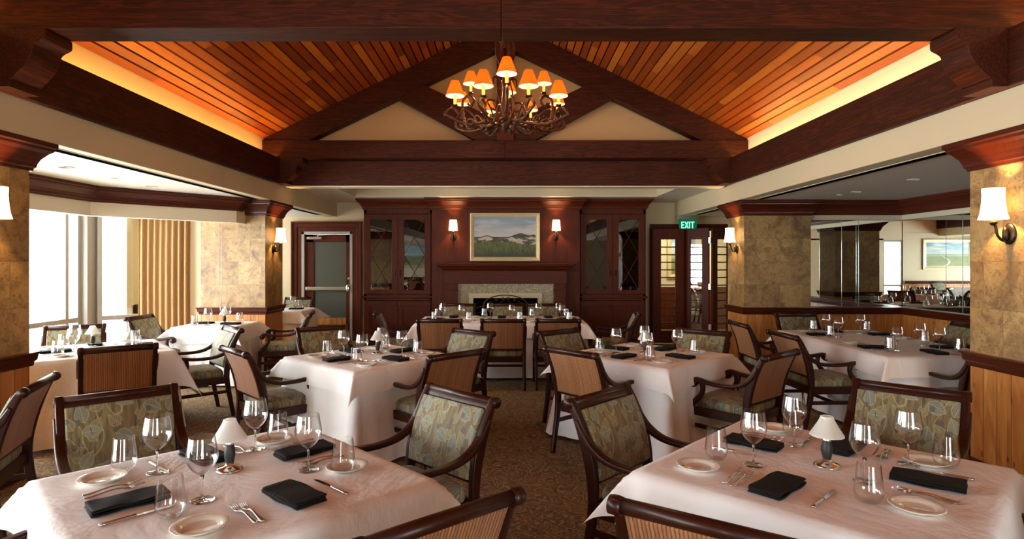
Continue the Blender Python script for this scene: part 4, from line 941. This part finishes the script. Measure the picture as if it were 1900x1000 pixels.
# ------------------------------------------------------------------ tables and cloths
def perim(hx, hy, rad, n):   # points round a rounded oblong with outward directions
    pts = []; segs = []
    Ls = [2*(hy-rad), 2*(hx-rad)]; arc = PI/2*rad
    tot = 2*Ls[0]+2*Ls[1]+4*arc
    for i in range(n):
        s = tot*i/n
        for (kind, L_) in (('e', 0), ('c', 0), ('n', 0), ('c', 1), ('w', 0), ('c', 2), ('s', 0), ('c', 3)):
            ln_ = arc if kind == 'c' else (Ls[0] if kind in 'ew' else Ls[1])
            if s <= ln_+1e-9: break
            s -= ln_
        if kind == 'e': p = (hx, -hy+rad+s, 1, 0, .0)
        elif kind == 'n': p = (hx-rad-s, hy, 0, 1, .0)
        elif kind == 'w': p = (-hx, hy-rad-s, -1, 0, .0)
        elif kind == 's': p = (-hx+rad+s, -hy, 0, -1, .0)
        else:
            a = L_*PI/2+s/rad; cx = (hx-rad)*(1 if L_ in (0, 3) else -1); cy = (hy-rad)*(1 if L_ in (0, 1) else -1)
            p = (cx+rad*math.cos(a), cy+rad*math.sin(a), math.cos(a), math.sin(a), math.sin(2*(s/rad)))
        pts.append(p+(i/n,))
    return pts
def full_cloth(hx, hy, z=.757, seed=0, hem=.03):
    rd = random.Random(seed); b = MB(); N = 176; P = perim(hx, hy, .05, N); ph = [rd.uniform(0, 6.28) for _ in range(4)]
    rows = [(-.35, 0), (-.10, 0), (-.03, 0), (-.006, .002), (.004, .010)] + [(.008+.05*((k/9)**1.3), .02+(z-.02-hem)*k/9) for k in range(10)]
    vs = []
    for ri, (o, d) in enumerate(rows):
        t = max(0, ri-5)/9
        for (x, y, nx, ny, cn, u) in P:
            w = t*(.012*math.sin(u*2*PI*14+ph[0])+.010*math.sin(u*2*PI*23+ph[1])+.075*cn*(1+.3*math.sin(u*60+ph[2]))+.018*abs(cn)*math.sin(u*2*PI*70))
            if o <= -.35: vs.append((x*.02, y*.02, z)); continue
            vs.append((x+nx*(o+w), y+ny*(o+w), z-d))
    fs = [(i*N+k, i*N+(k+1) % N, (i+1)*N+(k+1) % N, (i+1)*N+k) for i in range(len(rows)-1) for k in range(N)]; fs.append(tuple(range(N)))
    return b.add(vs, fs, True)
def overlay(hx, hy, drop, z=.761, seed=0, corner=.42):
    rd = random.Random(seed); b = MB(); nu = 40; D = 8
    def axis(h): return [-(h+drop*(D-k)/D) for k in range(D)] + [-h+2*h*k/nu for k in range(nu+1)] + [h+drop*(k+1)/D for k in range(D)]
    U, V = axis(hx), axis(hy); vs = []; p1, p2 = rd.uniform(0, 6), rd.uniform(0, 6)
    for v in V:
        for u in U:
            du, dv = max(0, abs(u)-hx), max(0, abs(v)-hy); su, sv = (1 if u >= 0 else -1), (1 if v >= 0 else -1)
            e = .014
            if du == 0 and dv == 0:
                # slight sag at the rim
                rim = min(hx-abs(u), hy-abs(v)); zz = z-max(0, .006-rim*.3)*.6; vs.append((u, v, zz+.0008*math.sin(u*23+p1)*math.sin(v*19+p2)))
            elif dv == 0: vs.append((su*(hx+e+(.03+.025*(abs(v)/hy)**5+.008*math.sin(v*9+p1))*du/drop), v, z-.004-du*.985))
            elif du == 0: vs.append((u, sv*(hy+e+(.03+.025*(abs(u)/hx)**5+.008*math.sin(u*9+p2))*dv/drop), z-.004-dv*.985))
            else:
                rr = math.hypot(du, dv); ph = math.atan2(dv, du); k = math.sin(2*ph); o = e+.055*rr/drop
                vs.append((su*(hx+o*math.cos(ph)**.6+rr*corner*k*.7), sv*(hy+o*math.sin(ph)**.6+rr*corner*k*.7), z-.004-rr*.985*math.sqrt(max(.05, 1-(corner*k)**2))))
    nU = len(U); fs = [(j*nU+i, j*nU+i+1, (j+1)*nU+i+1, (j+1)*nU+i) for j in range(len(V)-1) for i in range(nU-1)]
    return b.add(vs, fs, True)
def table(x, y, deg, hx, hy, tn, drop=.17, seed=1, corner=.42):
    rz = math.radians(deg)
    t = empty('dining_table', (x, y, 0), rz, f'cloth-covered dining table, the {tn}', 'table', 'dining tables')
    MB().box(-hx+.004, hx-.004, -hy+.004, hy-.004, .725, .755).build('tabletop', M['chair'], t, bevel=.004)
    for sx in (-1, 1):
        for sy in (-1, 1): MB().tube([(sx*(hx-.09), sy*(hy-.09), 0), (sx*(hx-.09), sy*(hy-.09), .725)], [.018, .026], 10).build('leg', M['chair'], t)
    o = full_cloth(hx, hy, seed=seed).build('tablecloth', M['cloth']); o.location = (x, y, 0); o.rotation_euler = (0, 0, rz)
    tag(o, f'white floor-length under cloth hanging to the carpet on the {tn}', 'tablecloth', 'floor-length tablecloths')
    o = overlay(hx, hy, drop, seed=seed, corner=corner).build('table_overlay', M['cloth']); o.location = (x, y, 0); o.rotation_euler = (0, 0, rz)
    tag(o, f'white square top cloth with pointed corners on the {tn}', 'tablecloth', 'white top cloths')

# tableware prototypes ------------------------------------------------
def wine_mesh():
    bowl = [(.008, .088), (.022, .098), (.038, .115), (.049, .135), (.0525, .152), (.051, .17), (.047, .195), (.0425, .222)]
    return cr(bowl, 4)
def make_wine(parts=True):
    g = 'wine_glass'
    bo = MB().lathe(wine_mesh(), 32, cap=False); bo.lathe([(.0425, .222), (.0418, .2228), (.041, .222)], 32, cap=False)
    bo.lathe(cr([(.0015, .0885), (.018, .0975), (.0355, .115), (.0468, .135), (.0505, .152), (.049, .17), (.045, .195), (.041, .222)], 3), 32, cap=False)
    st = MB().lathe([(.0075, .004), (.0042, .012), (.0034, .04), (.0036, .07), (.008, .088)], 14)
    ft = MB().lathe([(.040, 0), (.0405, .0012), (.036, .0025), (.018, .004), (.0075, .0065)], 32)
    if parts:
        r = empty(g); bo.build('bowl', M['glass'], r); st.build('stem', M['glass_solid'], r); ft.build('foot', M['glass_solid'], r); return r
    bo.cur = 1; bo.add(ft.v, ft.f, True); bo.add(st.v, st.f, True)
    return bo.build(g, [M['glass'], M['glass_solid']])
def make_tumbler():
    b = MB().lathe(cr([(.002, .001), (.024, .001), (.033, .006), (.042, .020), (.0465, .034), (.0465, .045), (.043, .075), (.0395, .11), (.0375, .132)], 4), 32, cap=False)
    b.lathe([(.0375, .132), (.0368, .1328), (.0360, .132)], 32, cap=False)
    b.lathe(cr([(.002, .008), (.022, .009), (.038, .020), (.0447, .034), (.0447, .045), (.041, .078), (.036, .132)], 4), 32, cap=False)
    return b.build('water_tumbler', M['glass'])
def make_plate():
    b = MB().lathe([(.035, 0), (.052, .001), (.056, .004), (.060, .010), (.083, .016), (.084, .0175), (.082, .0185), (.060, .013), (.055, .0075), (.05, .005), (.002, .005)], 48, wob=lambda a, z: .012*math.sin(a*12) if z > .0155 else 0)
    return b.build('bread_plate', M['china'])
def make_fork():   # along +y, tines at +y end
    b = MB(); n = 14; vs = []; L_ = .19
    prof = [(0, .0085, .004), (.012, .0095, .003), (.05, .006, .006), (.085, .004, .010), (.115, .004, .008), (.125, .008, .006), (.138, .0115, .005), (.146, .012, .005)]
    P = cr(prof, 3)
    for (y, w, z) in P: vs += [(-w, y-.095, z), (0, y-.095, z+.002), (w, y-.095, z), (w, y-.095, z-.0018), (-w, y-.095, z-.0018)]
    m = len(P); fs = []
    for i in range(m-1): fs += [(i*5+a, i*5+(a+1) % 5, (i+1)*5+(a+1) % 5, (i+1)*5+a) for a in range(5)]
    fs += [(4, 3, 2, 1, 0), tuple((m-1)*5+a for a in range(5))]; b.add(vs, fs, True)
    for k in range(4): x = -.0096+k*.0064; b.tube([(x, .048, .005), (x, .065, .0065), (x, .095, .010)], [.0019, .0017, .0011], 6)
    return b.build('fork', M['silver'])
def make_knife():
    r = empty('table_knife')
    b = MB(); P = [(-.11, .0085, .0035), (-.09, .008, .0035), (-.02, .006, .0045), (-.005, .0055, .004)]; vs = []
    for (y, w, h) in P: vs += [(-w, y, .003), (-w*.6, y, .003+h), (w*.6, y, .003+h), (w, y, .003), (w*.6, y, .0005), (-w*.6, y, .0005)]
    fs = [(i*6+a, i*6+(a+1) % 6, (i+1)*6+(a+1) % 6, (i+1)*6+a) for i in range(3) for a in range(6)]+[tuple(range(6))[::-1], tuple(18+a for a in range(6))]
    b.add(vs, fs, True).build('handle', M['silver'], r)
    b = MB().prism([(-.005, -.006), (.005, -.006), (.0085, .02), (.009, .07), (.006, .10), (-.004, .112), (-.007, .09), (-.0065, .02)], 'z', .002, .0036); b.build('blade', M['silver'], r)
    return r
def make_napkin():   # folded stack along y
    b = MB()
    def fold(z, h, w, L_, dx, seedp):
        n = 18; vs = []; K = 20
        for i in range(n+1):
            y = -L_/2+L_*i/n; tw = .002*math.sin(i*.5+seedp); ed = 1-.06*(abs(i/n-.5)*2)**6
            for k in range(K):
                a = 2*PI*k/K; ca, sa = math.cos(a), math.sin(a)
                vs.append((dx+tw+w/2*ed*math.copysign(abs(ca)**.18, ca), y, z+h/2+h/2*math.copysign(abs(sa)**.7, sa)*(1-.25*(ca < -.6))+.0015*math.sin(y*40+ca*3+seedp)))
        fs = [(i*K+k, i*K+(k+1) % K, (i+1)*K+(k+1) % K, (i+1)*K+k) for i in range(n) for k in range(K)]+[tuple(range(K))[::-1], tuple(n*K+k for k in range(K))]
        b.add(vs, fs, True)
    fold(.0015, .009, .124, .236, 0, .3); fold(.0105, .009, .120, .232, -.003, 1.7); fold(.0195, .004, .122, .234, .002, 3.0)
    return b.build('napkin', M['napkin'])
def make_lamp():
    r = empty('table_lamp')
    MB().lathe([(.052, 0), (.052, .004), (.046, .010), (.024, .015), (.017, .022), (.017, .028)], 36).build('base', M['chrome'], r)
    MB().lathe(cr([(.014, .026), (.019, .045), (.021, .065), (.019, .088), (.015, .102)], 4), 24).build('stem', M['darkgrey'], r)
    MB().lathe([(.016, .102), (.0165, .108), (.0135, .113), (.0135, .128), (.018, .131)], 24).build('collar', M['chrome'], r)
    sh = MB().lathe(cr([(.064, .124), (.0645, .128), (.052, .148), (.036, .175), (.026, .195), (.024, .203)], 3)+[(.018, .205)], 36, cap=False).build('lamp_shade', M['frosted'], r)
    m = sh.modifiers.new('s', 'SOLIDIFY'); m.thickness = .0025
    return r
protos = {'wine': make_wine(True), 'wine1': make_wine(False), 'tumb': make_tumbler(), 'plate': make_plate(), 'fork': make_fork(), 'knife': make_knife(), 'nap': make_napkin(), 'lamp': make_lamp()}
taken = set()
CATS = {'wine': ('wine glass', 'wine glasses'), 'wine1': ('wine glass', 'wine glasses'), 'tumb': ('tumbler', 'water tumblers'), 'plate': ('plate', 'bread plates'), 'fork': ('fork', 'forks'), 'knife': ('knife', 'table knives'), 'nap': ('napkin', 'folded black napkins'), 'lamp': ('table lamp', 'small table lamps')}
def place(kind, x, y, ang, lab, z=.7625):
    o = protos[kind] if kind not in taken else copy_tree(protos[kind]); taken.add(kind)
    o.location = (x, y, z); o.rotation_euler = (0, 0, ang); tag(o, lab, CATS[kind][0], CATS[kind][1]); return o
rj = random.Random(11)
def setting(cx, cy, face, dist, where, u0=0.0, full=True, du=0.0, plate=True, jit=1.0, skip=(), wine=(.16, .34), tumb=(.25, .22)):
    """One place setting. (cx, cy) table centre, face = direction a sitter looks, dist = centre to edge, u0 = shift along the edge."""
    f = math.radians(face); F_ = Vector((-math.sin(f), math.cos(f))); R_ = Vector((math.cos(f), math.sin(f)))
    E0 = Vector((cx, cy))-F_*dist+R_*u0
    def at(u, v): return E0+R_*(u+rj.uniform(-.012, .012)*jit)+F_*(v+rj.uniform(-.012, .012)*jit)
    wk = 'wine' if full else 'wine1'
    items = [('nap', -.0, .21, 'black folded napkin', f+rj.uniform(-.08, .08)), ('fork', -.145, .20, 'inner silver fork', f), ('fork', -.178, .205, 'outer silver fork', f+.05),
             ('plate', -.31, .19, 'white bread plate', 0), ('knife', .155, .21, 'silver table knife', f+rj.uniform(-.08, .08)), ('wine', wine[0]-du, wine[1], 'clear stemmed wine glass', 0), ('tumb', tumb[0]-du, tumb[1], 'clear stemless tumbler', 0)]
    for (k, u, v, lab, a) in items:
        if k in skip: continue
        p = at(u+du, v); kk = wk if k == 'wine' else k
        place(kk, p.x, p.y, a, f'{lab} {where}')

# ------------------------------------------------------------------ layout
NW, NM, MW, MM = 'near window-side table', 'near mirror-side table', 'middle window-side table', 'middle mirror-side table'
LT, RT, WT, PT, DT = 'long hearth table', 'long alcove table', 'bright window table', 'small pillar table', 'small door table'
H = .55
quad = [(NW, -1.06, 2.28, 45.5), (NM, 1.28, 2.40, 46), (MW, -1.20, 5.27, 47.5), (MM, 1.26, 5.40, 43.5)]
for k, (tn, x, y, rot) in enumerate(quad):
    table(x, y, rot, H, H, tn, seed=k+1)
    # the four sides of a turned square table; face = way the sitter looks (0 = +y)
    for face, wh in ((rot-90, 'near window'), (rot, 'near mirror'), (rot+90, 'far mirror'), (rot+180, 'far window')):
        SP = {(NW, 'near window'): (-.03, (.14, .39), (.193, .289)), (NW, 'near mirror'): (.08, (.254, .43), (.339, .314)), (NW, 'far mirror'): (.10, (.307, .336), (.35, .213)), (NW, 'far window'): (.0, (.19, .26), (.255, .13)),
              (NM, 'near window'): (-.05, (.163, .505), (.222, .30)), (NM, 'near mirror'): (.10, (.287, .32), (.358, .207)), (NM, 'far mirror'): (.02, (.186, .30), (.253, .178)), (NM, 'far window'): (-.10, (.166, .32), (.193, .19))}
        du, wi, tu = SP.get((tn, wh), (0.0, (.16, .34), (.25, .22)))
        setting(x, y, face, H, f'at the {wh} side of the {tn}', du=du, wine=wi, tumb=tu)
place('lamp', -1.12, 2.384, 0, f'small chrome lamp with frosted white shade on the {NW}'); place('lamp', 1.306, 2.43, 0, f'small chrome lamp with frosted white shade on the {NM}')
place('lamp', -1.19, 5.40, 0, f'small chrome lamp with frosted white shade on the {MW}'); place('lamp', 1.25, 5.42, 0, f'small chrome lamp with frosted white shade on the {MM}')
table(-.10, 8.55, 0, 1.17, .515, LT, seed=6, drop=.2)
for i, u in enumerate((-.72, 0.0, .72)):
    n_ = ('window end', 'middle', 'mirror end')[i]
    setting(-.10, 8.55, 0, .515, f'on the aisle side of the {LT}, {n_}', u0=u*.98, full=False)
    setting(-.10, 8.55, 180, .515, f'on the hearth side of the {LT}, {n_}', u0=-u*.98, full=False)
setting(-.10, 8.55, -90, 1.17, f'at the window end of the {LT}', full=False, skip=('plate',)); setting(-.10, 8.55, 90, 1.17, f'at the mirror end of the {LT}', full=False, skip=('plate',))
table(3.88, 6.24, 0, .56, 1.05, RT, seed=7, drop=.17)
for i, u in enumerate((-.5, .5)):
    n_ = ('nearer', 'farther')[i]
    setting(3.88, 6.24, -90, .56, f'on the aisle side of the {RT}, {n_} place', u0=-u, full=False)
    setting(3.88, 6.24, 90, .56, f'on the mirror side of the {RT}, {n_} place', u0=u, full=False)
setting(3.88, 6.24, 0, 1.05, f'at the near end of the {RT}', full=False, skip=('plate', 'fork')); setting(3.88, 6.24, 180, 1.05, f'at the far end of the {RT}', full=False, skip=('plate', 'fork'))
table(-3.92, 5.68, 40, H, H, WT, seed=8, drop=.33, corner=.34)
for face, wh in ((40, 'near mirror'), (130, 'far mirror'), (220, 'far window'), (-50, 'near window')): setting(-3.92, 5.68, face, H, f'at the {wh} side of the {WT}', full=False)
place('lamp', -4.1, 5.85, 0, f'small chrome lamp with frosted white shade on the {WT}')
table(-3.9, 7.95, 0, .40, .40, PT, seed=9, drop=.2, corner=.6)
setting(-3.9, 7.95, -90, .40, f'at the window side of the {PT}', full=False, skip=('plate', 'fork'), du=-.05); setting(-3.9, 7.95, 90, .40, f'at the aisle side of the {PT}', full=False, skip=('plate', 'fork'), du=-.05)
place('lamp', -3.83, 8.0, 0, f'small chrome lamp with frosted white shade on the {PT}')
table(-3.9, 10.4, 0, .40, .40, DT, seed=10, drop=.2, corner=.7)
setting(-3.9, 10.4, 90, .40, f'at the aisle side of the {DT}', full=False, skip=('plate', 'fork')); setting(-3.9, 10.4, -90, .40, f'at the window side of the {DT}', full=False, skip=('plate', 'fork'))
# a table in the part of the room that only the mirrors show
BT = 'back room table'
table(-3.6, -1.4, 0, H, H, BT, seed=12, drop=.17)
for face, wh in ((0, 'fireplace-facing'), (180, 'wall-facing')): setting(-3.6, -1.4, face, H, f'at the {wh} side of the {BT}', full=False, skip=('fork', 'knife'))

G = 'upholstered dining armchairs'
for (x, y, d, lab) in (
    (-1.87, 2.94, -139, f'far window side of the {NW}, its leaf-print back facing the camera'),
    (-.52, 2.96, 136, f'far mirror side of the {NW}, sunlit leaf-print back'),
    (-.42, 1.95, 40, f'near mirror side of the {NW}, only its rolled top rail showing'),
    (-1.615, 1.795, -44, f'near window side of the {NW}, only one arm showing'),
    (.77, 2.96, -133, f'far window side of the {NM}, dark leaf-print back'),
    (2.01, 3.09, 136, f'far mirror side of the {NM}, broad leaf-print back'),
    (.75, 1.93, -34, f'near window side of the {NM}, worn top rail nearest the camera'),
    (1.87, 1.905, 46, f'near mirror side of the {NM}, only an arm knob showing'),
    (-1.94, 5.03, -46, f'near window side of the {MW}; its scrolled arms in profile'),
    (-.66, 4.86, 45, f'near mirror side of the {MW}, brown ribbed back to the camera'),
    (-1.80, 6.11, -145, f'far window side of the {MW}'),
    (-.59, 5.79, 142, f'far mirror side of the {MW}, pale sunlit back'),
    (.77, 4.97, -48, f'near window side of the {MM}, orange ribbed back lit by daylight'),
    (1.87, 4.87, 40, f'near mirror side of the {MM}, brown back and light scrolled arm'),
    (.75, 5.82, -141, f'far window side of the {MM}'),
    (1.77, 5.80, 141, f'far mirror side of the {MM}'),
    (-3.46, 5.24, 36, f'near mirror side of the {WT}, greyish ribbed back to the camera'),
    (-4.59, 6.23, -149, f'far window side of the {WT}, washed out by the daylight'),
    (-3.25, 6.15, 132, f'far mirror side of the {WT}, glaring leaf-print back'),
    (-.84, 7.62, 0, f'aisle side of the {LT}, window end'),
    (-.06, 7.62, 0, f'aisle side of the {LT}, in the middle'),
    (.61, 7.62, 0, f'aisle side of the {LT}, mirror end'),
    (-.82, 9.50, 180, f'hearth side of the {LT}, window end'),
    (-.01, 9.50, 180, f'hearth side of the {LT}, in the middle'),
    (.57, 9.50, 180, f'hearth side of the {LT}, mirror end'),
    (-1.50, 8.43, -80, f'window end of the {LT}'),
    (1.47, 8.43, 80, f'mirror end of the {LT}'),
    (3.03, 6.86, -90, f'aisle side of the {RT}, the farther one'),
    (3.08, 5.87, -87, f'aisle side of the {RT}, the nearer one with big scrolled arms'),
    (3.90, 7.68, 180, f'far end of the {RT}'),
    (4.84, 6.75, 84, f'mirror side of the {RT}'),
    (3.95, 5.08, 2, f'near end of the {RT}, half hidden by the tiled pillar'),
    (-4.42, 7.70, -90, f'window side of the {PT}'),
    (-3.08, 8.10, 104, f'aisle side of the {PT}'),
    (-4.08, 11.22, 180, f'far side of the {DT}'),
    (-3.12, 3.37, 112, 'single chair by the near window-side pillar, tan back turned to the room'),
    (4.0, 13.2, 160, 'single armchair beyond the folding glass door, under the blue landscape painting'),
    (-3.6, -.75, 180, f'fireplace side of the {BT}'), (-3.0, -2.3, 10, f'wall side of the {BT}')):
    chair(x, y, d, ('armchair, ' + lab) if lab[0] != 's' or not lab.startswith('single') else lab, G)
